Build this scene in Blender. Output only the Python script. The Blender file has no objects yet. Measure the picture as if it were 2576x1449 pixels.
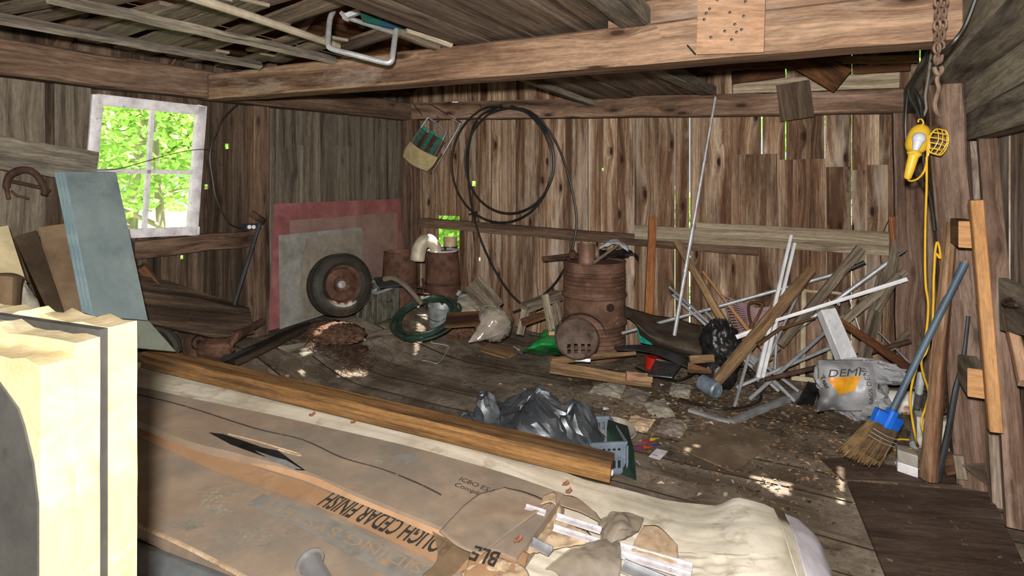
import bpy, math, random
from mathutils import Vector as V, noise, Matrix
random.seed(7)
SC = bpy.context.scene
COL = SC.collection
CX, YH, FP, ZC = 1288.0, 445.0, 1450.0, 1.65
U = V((.873, -.488, 0)).normalized(); N = V((.488, .873, 0)).normalized(); Z = V((0, 0, 1))
C0 = V((-1.236, 6.944, 0)); W = 5.25; CAM = V((0, 0, ZC))
R = random.Random(3)

# ---------- where things stand: room coordinates, floor, and sight lines met with real planes
def sst(a, b, x):
    t = max(0, min(1, (x - a) / (b - a))); return t * t * (3 - 2 * t)
def room(u, v, z=0): return C0 + U * u + N * v + Z * z
def uv_of(p): q = p - C0; return q.dot(U), q.dot(N)
def fz(p):
    u, v = uv_of(p)
    a = .27 * (1 - sst(.2, 1.25, u))
    b = .33 * (1 - sst(.5, 1.75, u)) * sst(-1.8, -.5, v)
    return max(a, b) + .012 * noise.noise(V((u * 1.3, v * 1.3, 0)))
def P(x, y, d): return V(((x - CX) / FP * d, d, ZC - (y - YH) / FP * d))
def hit(x, y, p0, n):
    r = V(((x - CX) / FP, 1, -(y - YH) / FP)); return CAM + r * ((p0 - CAM).dot(n) / r.dot(n))
def BW(x, y, off=0.): return hit(x, y, C0 - N * off, N)
def LW(x, y, off=0.): return hit(x, y, C0 + U * off, U)
def RW(x, y, off=0.): return hit(x, y, C0 + U * (W - off), U)
def FZ(x, y, z=0.): return hit(x, y, V((0, 0, z)), Z)
def FL(x, y, up=0.):
    p = FZ(x, y, up)
    for _ in range(12):
        p = FZ(x, y, fz(p) * .5 + (p.z - up) * .5 + up)
    return p
SN = (Z + U * .083)
def ST(x, y, up=0.): return hit(x, y, C0 + Z * (.345 + up), SN)   # the low stack in the foreground tilts down to the right
def px(n, p): return n / FP * p.y

# ---------- mesh builder
class MB:
    def __init__(s): s.v = []; s.f = []; s.uv = []; s.mi = []
    def face(s, idx, uvs=None, mi=0):
        s.f.append(idx); s.uv.append(uvs or [(0, 0)] * len(idx)); s.mi.append(mi)
    def bar(s, a, b, w, h, up=None, seg=1, jit=0., ch=.08, mi=0, w2=None, h2=None, endmi=None):
        """a board or timber from a to b: w across, h along 'up'"""
        a = V(a); b = V(b); d = (b - a); L = d.length; d = d / L
        up = V(up) if up is not None else (Z if abs(d.z) < .9 else N)
        sd = d.cross(up).normalized(); u2 = sd.cross(d).normalized()
        w2 = w if w2 is None else w2; h2 = h if h2 is None else h2
        c = ch
        sec = [(-.5 + c, -.5), (.5 - c, -.5), (.5, -.5 + c), (.5, .5 - c), (.5 - c, .5), (-.5 + c, .5), (-.5, .5 - c), (-.5, -.5 + c)] if c > 0 else [(-.5, -.5), (.5, -.5), (.5, .5), (-.5, .5)]
        n = len(sec); base = len(s.v); ou = R.random() * 9; per = []
        for i in range(seg + 1):
            t = i / seg; ww = w + (w2 - w) * t; hh = h + (h2 - h) * t
            j1 = R.uniform(-jit, jit); j2 = R.uniform(-jit, jit); js = 1 + R.uniform(-jit, jit) * 3
            cen = a + d * (L * t) + sd * j1 + u2 * j2
            for (x, y) in sec: s.v.append(cen + sd * (x * ww * js) + u2 * (y * hh * js))
        acc = 0.
        for k in range(n):
            x0, y0 = sec[k]; x1, y1 = sec[(k + 1) % n]; e = math.hypot((x1 - x0) * w, (y1 - y0) * h)
            per.append((acc, acc + e)); acc += e
        for i in range(seg):
            for k in range(n):
                k2 = (k + 1) % n; p, q = base + i * n, base + (i + 1) * n
                u0, u1 = ou + L * i / seg, ou + L * (i + 1) / seg
                s.face((p + k, p + k2, q + k2, q + k), [(u0, per[k][0]), (u0, per[k][1]), (u1, per[k][1]), (u1, per[k][0])], mi)
        em = mi if endmi is None else endmi
        s.face(tuple(base + k for k in reversed(range(n))), [(sec[k][0] * w, sec[k][1] * h) for k in reversed(range(n))], em)
        s.face(tuple(base + seg * n + k for k in range(n)), [(sec[k][0] * w, sec[k][1] * h) for k in range(n)], em)
        return s
    def box(s, c, x, y, z, mi=0, ch=0.):
        """c centre; x,y,z full-size axis vectors"""
        c = V(c); x = V(x); y = V(y); z = V(z); return s.bar(c - x / 2, c + x / 2, y.length, z.length, up=z, ch=ch, mi=mi)
    def tube(s, pts, r, n=8, closed=False, smooth=0, mi=0, cap=True):
        pts = [V(p) for p in pts]
        if smooth: pts = catmull(pts, smooth, closed)
        m = len(pts); base = len(s.v); prev = None; L = 0; Ls = []
        for i, p in enumerate(pts):
            if closed: t = pts[(i + 1) % m] - pts[i - 1]
            else: t = pts[min(i + 1, m - 1)] - pts[max(i - 1, 0)]
            t = t.normalized() if t.length > 1e-9 else Z
            if prev is None: a = t.cross(Z if abs(t.z) < .9 else N).normalized()
            else:
                a = prev - t * prev.dot(t); a = a.normalized() if a.length > 1e-6 else t.orthogonal().normalized()
            prev = a; b = t.cross(a)
            rr = r[i * (len(r) - 1) // max(m - 1, 1)] if isinstance(r, (list, tuple)) else r
            for k in range(n):
                q = 2 * math.pi * k / n; s.v.append(p + a * (math.cos(q) * rr) + b * (math.sin(q) * rr))
            if i: L += (p - pts[i - 1]).length
            Ls.append(L)
        r0 = r[0] if isinstance(r, (list, tuple)) else r
        for i in range(m if closed else m - 1):
            p, q = base + i * n, base + ((i + 1) % m) * n
            u0 = Ls[i]; u1 = Ls[i + 1] if i + 1 < m else L + .1
            for k in range(n):
                k2 = (k + 1) % n; v0 = k / n * 6.28 * r0; v1 = (k + 1) / n * 6.28 * r0
                s.face((p + k, p + k2, q + k2, q + k), [(u0, v0), (u0, v1), (u1, v1), (u1, v0)], mi)
        if cap and not closed:
            s.face(tuple(base + k for k in reversed(range(n))), None, mi); s.face(tuple(base + (m - 1) * n + k for k in range(n)), None, mi)
        return s
    def lathe(s, prof, o, ax=Z, n=32, mi=0, close=False, dent=0., seed=0.):
        o = V(o); ax = V(ax).normalized(); a = ax.orthogonal().normalized(); b = ax.cross(a); base = len(s.v); m = len(prof)
        for (r, z) in prof:
            for k in range(n):
                q = 2 * math.pi * k / n; p = a * math.cos(q) + b * math.sin(q)
                rr = r * (1 + dent * noise.noise(p * 1.5 + V((seed, z * 4, 0)))) if dent else r
                s.v.append(o + ax * z + p * rr)
        for i in range(m if close else m - 1):
            for k in range(n):
                k2 = (k + 1) % n; p, q = base + i * n, base + ((i + 1) % m) * n
                s.face((p + k, p + k2, q + k2, q + k), [(k / n, prof[i][1]), ((k + 1) / n, prof[i][1]), ((k + 1) / n, prof[(i + 1) % m][1]), (k / n, prof[(i + 1) % m][1])], mi)
        return s
    def disc(s, o, ax, r, n=24, mi=0):
        return s.lathe([(1e-4, 0), (r, 0)], o, ax, n, mi)
    def patch(s, ctrl, nu=20, nv=20, amp=0., fr=3., seed=0., ridge=False, mi=0, fn=None):
        """smooth sheet through a grid of points"""
        rows = [catmull_n([V(p) for p in r], nu) for r in ctrl]
        cols = [catmull_n([r[i] for r in rows], nv) for i in range(nu + 1)]
        base = len(s.v)
        w = sum((cols[i][nv // 2] - cols[i - 1][nv // 2]).length for i in range(1, nu + 1)); h = sum((cols[nu // 2][j] - cols[nu // 2][j - 1]).length for j in range(1, nv + 1))
        for i in range(nu + 1):
            for j in range(nv + 1):
                p = cols[i][j]
                if amp:
                    du = cols[min(i + 1, nu)][j] - cols[max(i - 1, 0)][j]; dv = cols[i][min(j + 1, nv)] - cols[i][max(j - 1, 0)]
                    nn = du.cross(dv); nn = nn.normalized() if nn.length > 1e-9 else Z
                    p = p + nn * (amp * crumple(p * fr + V((seed, seed * 2, 0)), ridge))
                if fn: p = fn(p, i / nu, j / nv)
                s.v.append(p)
        for i in range(nu):
            for j in range(nv):
                a = base + i * (nv + 1) + j; b = a + nv + 1
                q = [(i / nu * w, j / nv * h), ((i + 1) / nu * w, j / nv * h), ((i + 1) / nu * w, (j + 1) / nv * h), (i / nu * w, (j + 1) / nv * h)]
                s.face((a, b, b + 1, a + 1), q, mi)
        return s
    def blob(s, c, x, y, z, nu=36, nv=24, amp=.15, fr=4., seed=0., ridge=True, flat=None, mi=0, sq=1.):
        c = V(c); base = len(s.v)
        for j in range(nv + 1):
            th = math.pi * j / nv
            for i in range(nu):
                ph = 2 * math.pi * i / nu
                q = V((math.sin(th) * math.cos(ph), math.sin(th) * math.sin(ph), math.cos(th)))
                q = V([math.copysign(abs(t) ** sq, t) for t in q])
                rr = 1 + amp * crumple(q * fr + V((seed, seed, seed)), ridge)
                p = c + V(x) * (q.x * rr) + V(y) * (q.y * rr) + V(z) * (q.z * rr)
                if flat is not None and p.z < flat: p.z = flat + .002 * q.x
                s.v.append(p)
        for j in range(nv):
            for i in range(nu):
                i2 = (i + 1) % nu; a, b = base + j * nu, base + (j + 1) * nu
                s.face((a + i, b + i, b + i2, a + i2), [(i / nu, j / nv), (i / nu, (j + 1) / nv), ((i + 1) / nu, (j + 1) / nv), ((i + 1) / nu, j / nv)], mi)
        return s
    def poly(s, pts, th, n, mi=0):
        """flat cut-out of thickness th along n"""
        pts = [V(p) for p in pts]; n = V(n).normalized() * th; b = len(s.v); k = len(pts)
        e = (pts[1] - pts[0]).normalized(); g = n.normalized().cross(e); uvs = [((p - pts[0]).dot(e), (p - pts[0]).dot(g)) for p in pts]
        s.v += pts + [p + n for p in pts]
        s.face(tuple(range(b, b + k)), uvs, mi); s.face(tuple(reversed(range(b + k, b + 2 * k))), uvs[::-1], mi)
        for i in range(k):
            j = (i + 1) % k; s.face((b + j, b + i, b + k + i, b + k + j), [uvs[j], uvs[i], (uvs[i][0], uvs[i][1] + th), (uvs[j][0], uvs[j][1] + th)], mi)
        return s
def crumple(p, ridge):
    if not ridge: return noise.noise(p) + .4 * noise.noise(p * 2.3)
    a = 1 - 2 * abs(noise.noise(p)); b = 1 - 2 * abs(noise.noise(p * 2.1 + V((5, 3, 1))))
    return a * .6 + b * .35 + .15 * noise.noise(p * 4.5)
def cr(p0, p1, p2, p3, t):
    return .5 * ((2 * p1) + (p2 - p0) * t + (2 * p0 - 5 * p1 + 4 * p2 - p3) * t * t + (3 * p1 - p0 - 3 * p2 + p3) * t ** 3)
def catmull(p, k, closed=False):
    n = len(p); o = []
    for i in range(n if closed else n - 1):
        g = (lambda j: p[j % n]) if closed else (lambda j: p[max(0, min(n - 1, j))])
        for t in range(k): o.append(cr(g(i - 1), g(i), g(i + 1), g(i + 2), t / k))
    if not closed: o.append(p[-1])
    return o
def catmull_n(p, n):
    if len(p) == 2: return [p[0].lerp(p[1], i / n) for i in range(n + 1)]
    o = []; m = len(p) - 1
    for i in range(n + 1):
        t = i / n * m; k = min(int(t), m - 1); g = lambda j: p[j] if 0 <= j <= m else (p[0] * 2 - p[1] if j < 0 else p[m] * 2 - p[m - 1])
        o.append(cr(g(k - 1), g(k), g(k + 1), g(k + 2), t - k))
    return o

# ---------- objects
def mk(name, mb, mat, parent=None, smooth=True, loc=None, bevel=0, solid=0, ang=35):
    mats = mat if isinstance(mat, (list, tuple)) else [mat]
    if parent is not None:
        q = parent
        while q.parent is not None: q = q.parent
        off = q.location.copy()
    else:
        if loc is None:
            lo = V([min(p[i] for p in mb.v) for i in range(3)]); hi = V([max(p[i] for p in mb.v) for i in range(3)]); loc = V(((lo.x + hi.x) / 2, (lo.y + hi.y) / 2, lo.z))
        off = V(loc)
    me = bpy.data.meshes.new(name); me.from_pydata([tuple(V(p) - off) for p in mb.v], [], mb.f)
    ul = me.uv_layers.new(name='UVMap'); flat = [c for f in mb.uv for uv in f for c in uv]
    ul.data.foreach_set('uv', flat)
    for m in mats: me.materials.append(m)
    me.polygons.foreach_set('material_index', mb.mi)
    me.update()
    o = bpy.data.objects.new(name, me); COL.objects.link(o)
    if smooth:
        me.polygons.foreach_set('use_smooth', [True] * len(me.polygons))
        me.set_sharp_from_angle(angle=math.radians(ang))
    if solid:
        md = o.modifiers.new('thick', 'SOLIDIFY'); md.thickness = solid; md.offset = 0
    if bevel:
        md = o.modifiers.new('bev', 'BEVEL'); md.width = bevel; md.segments = 2; md.limit_method = 'ANGLE'
    if parent is not None: o.parent = parent
    else: o.location = off
    return o
def tag(o, label, cat, group=None, kind=None):
    o['label'] = label; o['category'] = cat
    if group: o['group'] = group
    if kind: o['kind'] = kind
    return o
def one(name, mb, mat, label, cat, group=None, **k):
    kind = k.pop('kind', None); return tag(mk(name, mb, mat, **k), label, cat, group, kind)
def root(name, loc, label, cat, group=None):
    o = bpy.data.objects.new(name, None); COL.objects.link(o); o.location = V(loc); o.empty_display_size = .1
    return tag(o, label, cat, group)
def struct(name, mb, mat, parent=None, **k):
    o = mk(name, mb, mat, parent, **k)
    if parent is None: o['kind'] = 'structure'
    return o

# ---------- materials
def lin(c):
    c = c.lstrip('#'); r = [int(c[i:i + 2], 16) / 255 for i in (0, 2, 4)]
    return tuple((x / 12.92 if x <= .04045 else ((x + .055) / 1.055) ** 2.4) for x in r) + (1,)
def newmat(name):
    m = bpy.data.materials.new(name); m.use_nodes = True; nt = m.node_tree; nt.nodes.clear()
    o = nt.nodes.new('ShaderNodeOutputMaterial'); b = nt.nodes.new('ShaderNodeBsdfPrincipled'); nt.links.new(b.outputs[0], o.inputs[0])
    return m, nt, b
def nd(nt, t, **k):
    n = nt.nodes.new('ShaderNode' + t)
    for a, v in k.items():
        if a in n.inputs.keys() if hasattr(n.inputs, 'keys') else False: n.inputs[a].default_value = v
        else: setattr(n, a, v)
    return n
def noise_n(nt, vec, scale, detail=4, rough=.6, dist=0.):
    n = nt.nodes.new('ShaderNodeTexNoise'); n.inputs['Scale'].default_value = scale; n.inputs['Detail'].default_value = detail
    n.inputs['Roughness'].default_value = rough; n.inputs['Distortion'].default_value = dist
    nt.links.new(vec, n.inputs['Vector']); return n.outputs[0]
def ramp_n(nt, fac, stops):
    r = nt.nodes.new('ShaderNodeValToRGB'); e = r.color_ramp.elements
    while len(e) < len(stops): e.new(.5)
    for q, (p, c) in zip(e, stops): q.position = p; q.color = lin(c) if isinstance(c, str) else (c, c, c, 1)
    nt.links.new(fac, r.inputs[0]); return r.outputs[0]
def mixc(nt, fac, a, b, mode='MIX'):
    m = nt.nodes.new('ShaderNodeMix'); m.data_type = 'RGBA'; m.blend_type = mode
    for s, v in ((0, fac), (6, a), (7, b)):
        if isinstance(v, (float, int)): m.inputs[s].default_value = v if s == 0 else (v, v, v, 1)
        elif isinstance(v, tuple): m.inputs[s].default_value = v
        else: nt.links.new(v, m.inputs[s])
    return m.outputs[2]
def bump_n(nt, b, h, st, dist=.01):
    n = nt.nodes.new('ShaderNodeBump'); n.inputs['Strength'].default_value = st; n.inputs['Distance'].default_value = dist
    nt.links.new(h, n.inputs['Height']); nt.links.new(n.outputs[0], b.inputs['Normal'])
def mapping(nt, vec, sc, loc=None):
    m = nt.nodes.new('ShaderNodeMapping'); m.inputs['Scale'].default_value = sc; nt.links.new(vec, m.inputs['Vector'])
    if loc is not None: nt.links.new(loc, m.inputs['Location'])
    return m.outputs[0]
def wood(name, dark, mid, light, gx=.9, gy=11., stain=.6, staincol=None, var=.3, rough=.85, knots=.5, fine=.45, pale=None, bump=.5, dirt=None):
    m, nt, b = newmat(name); L = nt.links.new
    uv = nt.nodes.new('ShaderNodeTexCoord').outputs['UV']
    rnd = nt.nodes.new('ShaderNodeNewGeometry').outputs['Random Per Island']
    cm = nt.nodes.new('ShaderNodeCombineXYZ')
    for i, k in enumerate((37., 91., 13.)):
        q = nt.nodes.new('ShaderNodeMath'); q.operation = 'MULTIPLY'; q.inputs[1].default_value = k; L(rnd, q.inputs[0]); L(q.outputs[0], cm.inputs[i])
    ad = nt.nodes.new('ShaderNodeVectorMath'); ad.operation = 'ADD'; L(uv, ad.inputs[0]); L(cm.outputs[0], ad.inputs[1]); v = ad.outputs[0]
    vo = nt.nodes.new('ShaderNodeTexVoronoi'); vo.voronoi_dimensions = '2D'; L(mapping(nt, v, (1.5, 4.5, 1)), vo.inputs['Vector']); vo.inputs['Scale'].default_value = 1.
    kd = vo.outputs['Distance']; sep = nt.nodes.new('ShaderNodeSeparateColor'); L(vo.outputs['Color'], sep.inputs[0])
    on = nt.nodes.new('ShaderNodeMath'); on.operation = 'GREATER_THAN'; on.inputs[1].default_value = .45; L(sep.outputs[0], on.inputs[0])
    bend = nt.nodes.new('ShaderNodeMath'); bend.operation = 'MULTIPLY'; L(ramp_n(nt, kd, [(0., 1.), (.18, .35), (.5, 0.)]), bend.inputs[0]); L(on.outputs[0], bend.inputs[1])
    bv = nt.nodes.new('ShaderNodeCombineXYZ'); bm = nt.nodes.new('ShaderNodeMath'); bm.operation = 'MULTIPLY'; bm.inputs[1].default_value = .09 * knots; L(bend.outputs[0], bm.inputs[0]); L(bm.outputs[0], bv.inputs[1])
    ad2 = nt.nodes.new('ShaderNodeVectorMath'); ad2.operation = 'ADD'; L(v, ad2.inputs[0]); L(bv.outputs[0], ad2.inputs[1]); vg = ad2.outputs[0]
    n1 = noise_n(nt, mapping(nt, vg, (gx, gy, 1)), 1, 6, .68, .5)
    col = ramp_n(nt, n1, [(.33, dark), (.47, mid), (.62, light)])
    n2 = noise_n(nt, mapping(nt, vg, (gx * 3, gy * 9, 1)), 1, 4, .75)
    col = mixc(nt, 1., col, ramp_n(nt, n2, [(.35, 1 - fine), (.6, 1.06)]), 'MULTIPLY')
    n3 = noise_n(nt, mapping(nt, v, (gx * 1.1, gy * .4, 1)), 1, 8, .72, .4)
    col = mixc(nt, ramp_n(nt, n3, [(.49, 0.), (.6, stain)]), col, lin(staincol or dark))
    n4 = noise_n(nt, mapping(nt, v, (14, 60, 1)), 1, 4, .8)
    col = mixc(nt, 1., col, ramp_n(nt, n4, [(.35, .72), (.6, 1.05)]), 'MULTIPLY')
    if pale: col = mixc(nt, ramp_n(nt, noise_n(nt, mapping(nt, v, (gx * 1.7, gy * .5, 1)), 1.3, 6, .7, .3), [(.55, 0.), (.7, .7)]), col, lin(pale))
    if knots:
        kf = nt.nodes.new('ShaderNodeMath'); kf.operation = 'MULTIPLY'; L(ramp_n(nt, kd, [(.045, min(1, knots * 1.3)), (.075, knots * .55), (.17, 0.)]), kf.inputs[0]); L(on.outputs[0], kf.inputs[1])
        col = mixc(nt, kf.outputs[0], col, lin(dark))
    if dirt:
        oc = nt.nodes.new('ShaderNodeTexCoord').outputs['Object']
        for (dc, dsc, lo, hi, amt) in dirt:
            col = mixc(nt, ramp_n(nt, noise_n(nt, oc, dsc, 7, .68, .3), [(lo, 0.), (hi, amt)]), col, lin(dc))
    hs = nt.nodes.new('ShaderNodeHueSaturation'); L(col, hs.inputs['Color'])
    q = nt.nodes.new('ShaderNodeMapRange'); L(rnd, q.inputs[0]); q.inputs[3].default_value = 1 - var; q.inputs[4].default_value = 1 + var * .7; L(q.outputs[0], hs.inputs['Value'])
    L(hs.outputs[0], b.inputs['Base Color']); b.inputs['Roughness'].default_value = rough; b.inputs['Specular IOR Level'].default_value = .2
    bump_n(nt, b, mixc(nt, .5, n1, n2), bump, .006)
    return m
def nm(name, stops, scale=6., rough=.7, metal=0., bump=.2, bscale=None, stretch=(1, 1, 1), detail=6, spec=.35, coord='Object', dist=.3, trans=0., second=None, coat=0., bd=.004):
    """noise-coloured surface: rust, dirt, paint, cloth ..."""
    m, nt, b = newmat(name)
    vec = nt.nodes.new('ShaderNodeTexCoord').outputs[coord]
    v = mapping(nt, vec, stretch)
    n1 = noise_n(nt, v, scale, detail, .65, dist); col = ramp_n(nt, n1, stops)
    if second:
        c2, sc2, lo, hi, amt = second
        col = mixc(nt, ramp_n(nt, noise_n(nt, v, sc2, 5, .7), [(lo, 0.), (hi, amt)]), col, lin(c2))
    nt.links.new(col, b.inputs['Base Color']); b.inputs['Roughness'].default_value = rough; b.inputs['Metallic'].default_value = metal
    b.inputs['Specular IOR Level'].default_value = spec
    if trans: b.inputs['Transmission Weight'].default_value = trans
    if coat: b.inputs['Coat Weight'].default_value = coat
    if bump: bump_n(nt, b, noise_n(nt, v, bscale or scale * 4, 5, .7), bump, bd)
    return m
# ---------- surfaces
WB = wood('barn_board_streaked', '#2b1a10', '#7e604a', '#b49d85', gx=.3, gy=8, stain=.8, staincol='#412817', var=.3, pale='#aea294', knots=.9)
WL = wood('barn_board_dark', '#211912', '#4f4033', '#6c5b4c', gx=.4, gy=9, stain=.5, var=.3)
WG = wood('barn_board_grey', '#373028', '#645b4f', '#7a7063', gx=.6, gy=14, stain=.3, var=.14, fine=.3)
WR = wood('barn_board_white_worn', '#44362b', '#887768', '#b0a294', gx=.8, gy=12, stain=.5, var=.2, pale='#b9aea2')
HEWN = wood('hewn_timber', '#38251a', '#846753', '#a98b73', gx=.5, gy=5, stain=.5, staincol='#5a4338', var=.1, knots=1., pale='#9f9085')
HEWD = wood('hewn_timber_dark', '#2a1d15', '#624d3e', '#7e6857', gx=.5, gy=5, stain=.5, var=.2, knots=.6)
HEWG = wood('hewn_timber_grey', '#38312b', '#756c62', '#99917f', gx=.8, gy=6, stain=.5, var=.2, knots=.4)
POSTR = wood('red_brown_post', '#33241c', '#6c5446', '#877163', gx=.5, gy=8, stain=.5, var=.1, pale='#8f8078')
CEIL = wood('loft_board', '#352a22', '#776658', '#998879', gx=.35, gy=9, stain=.5, var=.22, knots=.5)
ROOFM = wood('roof_board', '#160c06', '#452a17', '#70492a', gx=.9, gy=5, stain=.6, var=.4)
FLOORM = wood('floor_plank', '#453a2f', '#7d7062', '#9d9080', gx=.4, gy=8, stain=.5, var=.12, knots=.1,
              dirt=[('#473b2d', .8, .36, .58, .85), ('#382d22', 3.5, .52, .68, .7), ('#9a8f80', 2.1, .46, .66, .85), ('#5f5447', 30, .45, .6, .55), ('#2d241b', 11, .58, .66, .6)])
TAN = wood('tan_wood', '#54402b', '#846a4d', '#a38763', gx=.8, gy=10, stain=.4, var=.12, fine=.25)
ORANGE = wood('new_pine', '#86603c', '#a5794f', '#b58a60', gx=.5, gy=9, stain=.15, var=.08, fine=.2)
GREYW = wood('silvered_wood', '#40372c', '#776b5c', '#998d7b', gx=.8, gy=10, stain=.4, var=.15)
BROWNW = wood('brown_wood', '#2d1c10', '#5f432c', '#7d5c40', gx=.8, gy=8, stain=.4, var=.15)
PALEG = wood('pale_grey_board', '#5d5142', '#93846f', '#afa28c', gx=.4, gy=8, stain=.4, staincol='#6b573f', var=.1)
BACKB = wood('plate_timber', '#30221a', '#735a49', '#94796a', gx=.5, gy=5, stain=.5, var=.1, knots=.9)
PLY = wood('plywood', '#624a38', '#9c7a60', '#b08e74', gx=.7, gy=5, stain=.2, var=.08, knots=.7, fine=.2)
DPLY = wood('dark_plywood', '#33271f', '#504036', '#655448', gx=.8, gy=3, stain=.4, var=.08, knots=.1, dirt=[('#8a7e70', 22, .63, .68, .6)])
WHITEP = nm('white_window_paint', [(.3, '#a8a3a8'), (.6, '#d9d6da')], 9, .6, second=('#6d5f52', 26, .62, .7, .8), bump=.3)
m, nt, b = newmat('window_glass'); nt.nodes.remove(b)
_t = nt.nodes.new('ShaderNodeBsdfTransparent'); _g = nt.nodes.new('ShaderNodeBsdfGlossy'); _g.inputs['Roughness'].default_value = .05
_mx = nt.nodes.new('ShaderNodeMixShader'); _mx.inputs[0].default_value = .05; nt.links.new(_t.outputs[0], _mx.inputs[1]); nt.links.new(_g.outputs[0], _mx.inputs[2])
nt.links.new(_mx.outputs[0], nt.nodes['Material Output'].inputs[0]); GLASS = m
GRASS = nm('lawn_grass', [(.3, '#93b568'), (.6, '#c9dda0')], 3, .9, bump=0)
EARTH = nm('bare_earth', [(.3, '#2b1f14'), (.6, '#4a3a28')], 5, .95)

# ---------- the sun, and the beams that come through the holes in the roof
SUND = (U * -.12 - N * .08 - Z * .98).normalized()
PATCH = [(0.01, [(1876, 1190), (1905, 1198), (1985, 1212), (1996, 1183), (2003, 1184), (1985, 1236), (1960, 1240)]),
         (0.01, [(2116, 1168), (2131, 1168), (2118, 1205), (2114, 1240), (2122, 1258), (2100, 1262), (2103, 1235)]),
         (FL(743, 941).z, [(718, 940), (765, 932), (767, 940), (722, 950)]), (FL(884, 937).z, [(846, 940), (922, 930), (920, 939), (850, 949)]), (FL(830, 873).z, [(752, 893), (830, 868), (920, 852), (920, 858), (835, 876), (757, 900)]),
         (0.95, [(1072, 615), (1092, 590), (1104, 600), (1102, 625), (1082, 640)]),
         (0.02, [(1772, 1082), (1782, 1080), (1775, 1095), (1766, 1096)]), (.02, [(1718, 1130), (1752, 1112), (1755, 1118), (1722, 1134)])]
def inpoly(x, y, pg):
    c = False
    for i in range(len(pg)):
        (x0, y0), (x1, y1) = pg[i - 1], pg[i]
        if (y0 > y) != (y1 > y) and x < (x1 - x0) * (y - y0) / (y1 - y0) + x0: c = not c
    return c
def open_to_sun(p):
    for zp, pg in PATCH:
        q = p + SUND * ((p.z - zp) / -SUND.z)
        if q.y < .3: continue
        if inpoly(CX + FP * q.x / q.y, YH - FP * (q.z - ZC) / q.y, pg): return True
    return False

# ---------- floor
mb = MB(); v = .12
while v > -8.2:
    w = R.uniform(.17, .26); u = -.12; dz = R.uniform(-.004, .004)
    while u < W + .1:
        L = min(R.uniform(1.8, 3.6), W + .12 - u); n = max(2, int(L / .12)); base = len(mb.v); ou = R.random() * 10
        for i in range(n + 1):
            for k in (0, 1):
                p = room(u + L * i / n - (.003 if i == n else 0), v - (w - .006) * k); p.z = fz(p) + dz; mb.v.append(p)
        for i in range(n):
            a = base + i * 2; uu = ou + L * i / n; u2 = ou + L * (i + 1) / n
            mb.face((a, a + 1, a + 3, a + 2), [(uu, 0), (uu, w), (u2, w), (u2, 0)])
        u += L
    v -= w
struct('floor', mb, FLOORM)
mb = MB()
mb.v += [room(-.2, .2, -.03), room(-.2, -8.5, -.03), room(W + .2, -8.5, -.03), room(W + .2, .2, -.03)]; mb.face((0, 1, 2, 3))
struct('ground_under_floor', mb, EARTH)

# ---------- back wall
EAVE, PITCH = 2.52, .72
def rz(u): return EAVE + PITCH * min(max(u, 0), max(W - u, 0))
KNOT = [('b', uv_of(BW(x, y))[0], BW(x, y).z, r) for x, y, r in ((1192, 462, .03), (1516, 426, .014), (1205, 652, .02))] + [('l', uv_of(LW(x, y))[1], LW(x, y).z, r) for x, y, r in ((572, 368, .022), (519, 470, .02), (458, 647, .016), (582, 676, .01))]
def board(mb, plane, s0, s1, z0, z1, off, th=.022, jag=0.):
    """upright wall board: plane 'b' (back), 'l' (left), 'r' (right)"""
    f = {'b': lambda s, z, o: room(s, -o, z), 'l': lambda s, z, o: room(o, s, z), 'r': lambda s, z, o: room(W - o, s, z)}[plane]
    up = {'b': -N, 'l': U, 'r': -U}[plane]; c = (s0 + s1) / 2; l0, l1 = R.uniform(-.006, .006), R.uniform(-.006, .006)
    for (pl, hs, hz, hr) in KNOT:
        if pl == plane and s0 < hs < s1 and z0 < hz < z1:      # a knot hole right through the board
            a, b_ = max(s0, hs - hr), min(s1, hs + hr)
            for (p, q, e, g_) in ((s0, a, z0, z1), (b_, s1, z0, z1), (a, b_, z0, hz - hr), (a, b_, hz + hr, z1)):
                if q - p > .002: mb.bar(f((p + q) / 2, e, off + th / 2), f((p + q) / 2, g_, off + th / 2), q - p, th, up=up, ch=0)
            return
    mb.bar(f(c + l0, z0, off + th / 2), f(c + l1, z1, off + th / 2), abs(s1 - s0), th, up=up, ch=.04)
hu0, hu1 = uv_of(BW(1102, 590))[0], uv_of(BW(1156, 590))[0]; hz0, hz1 = BW(1130, 622).z, BW(1130, 556).z
SNAP = [uv_of(BW(x, 420))[0] for x in (1064, 1238, 1500, 1700, 1918, 1977, 2214)]
mb = MB(); u = -.04
while u < W + .02:
    w = R.choice((.11, .14, .17, .2, .23, .25)) * R.uniform(.9, 1.1)
    g = R.choice((.0005, .001, .001, .002, .003))
    for sx in SNAP:
        if u < sx < u + w + .04 and sx - u > .03: w = sx - u; g = .009; break
    if u < hu0 < u + w + .05: w = max(hu0 - u, .03)
    hole = abs(u - hu0) < 1e-4
    if hole: w = hu1 - hu0
    off = R.uniform(-.008, .008) - .02
    zt = rz(u + w / 2) + .16; s0, s1 = u, u + w - g
    if hole:
        board(mb, 'b', s0, s1, hz1 + .06, zt, off); board(mb, 'b', s0, s1, -.1, hz0, off)
    else: board(mb, 'b', s0, s1, -.1, zt, off)
    u += w
def ub(x, y=450): return uv_of(BW(x, y))[0]
for (x0, x1, yt, o) in ((1857, 1957, 388, .02), (1959, 2010, 402, .018), (2011, 2078, 400, .024), (2080, 2140, 420, .02), (2142, 2175, 428, .018), (2180, 2232, 415, .026)):
    board(mb, 'b', ub(x0), ub(x1), -.05, BW((x0 + x1) / 2, yt).z, o)
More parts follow.
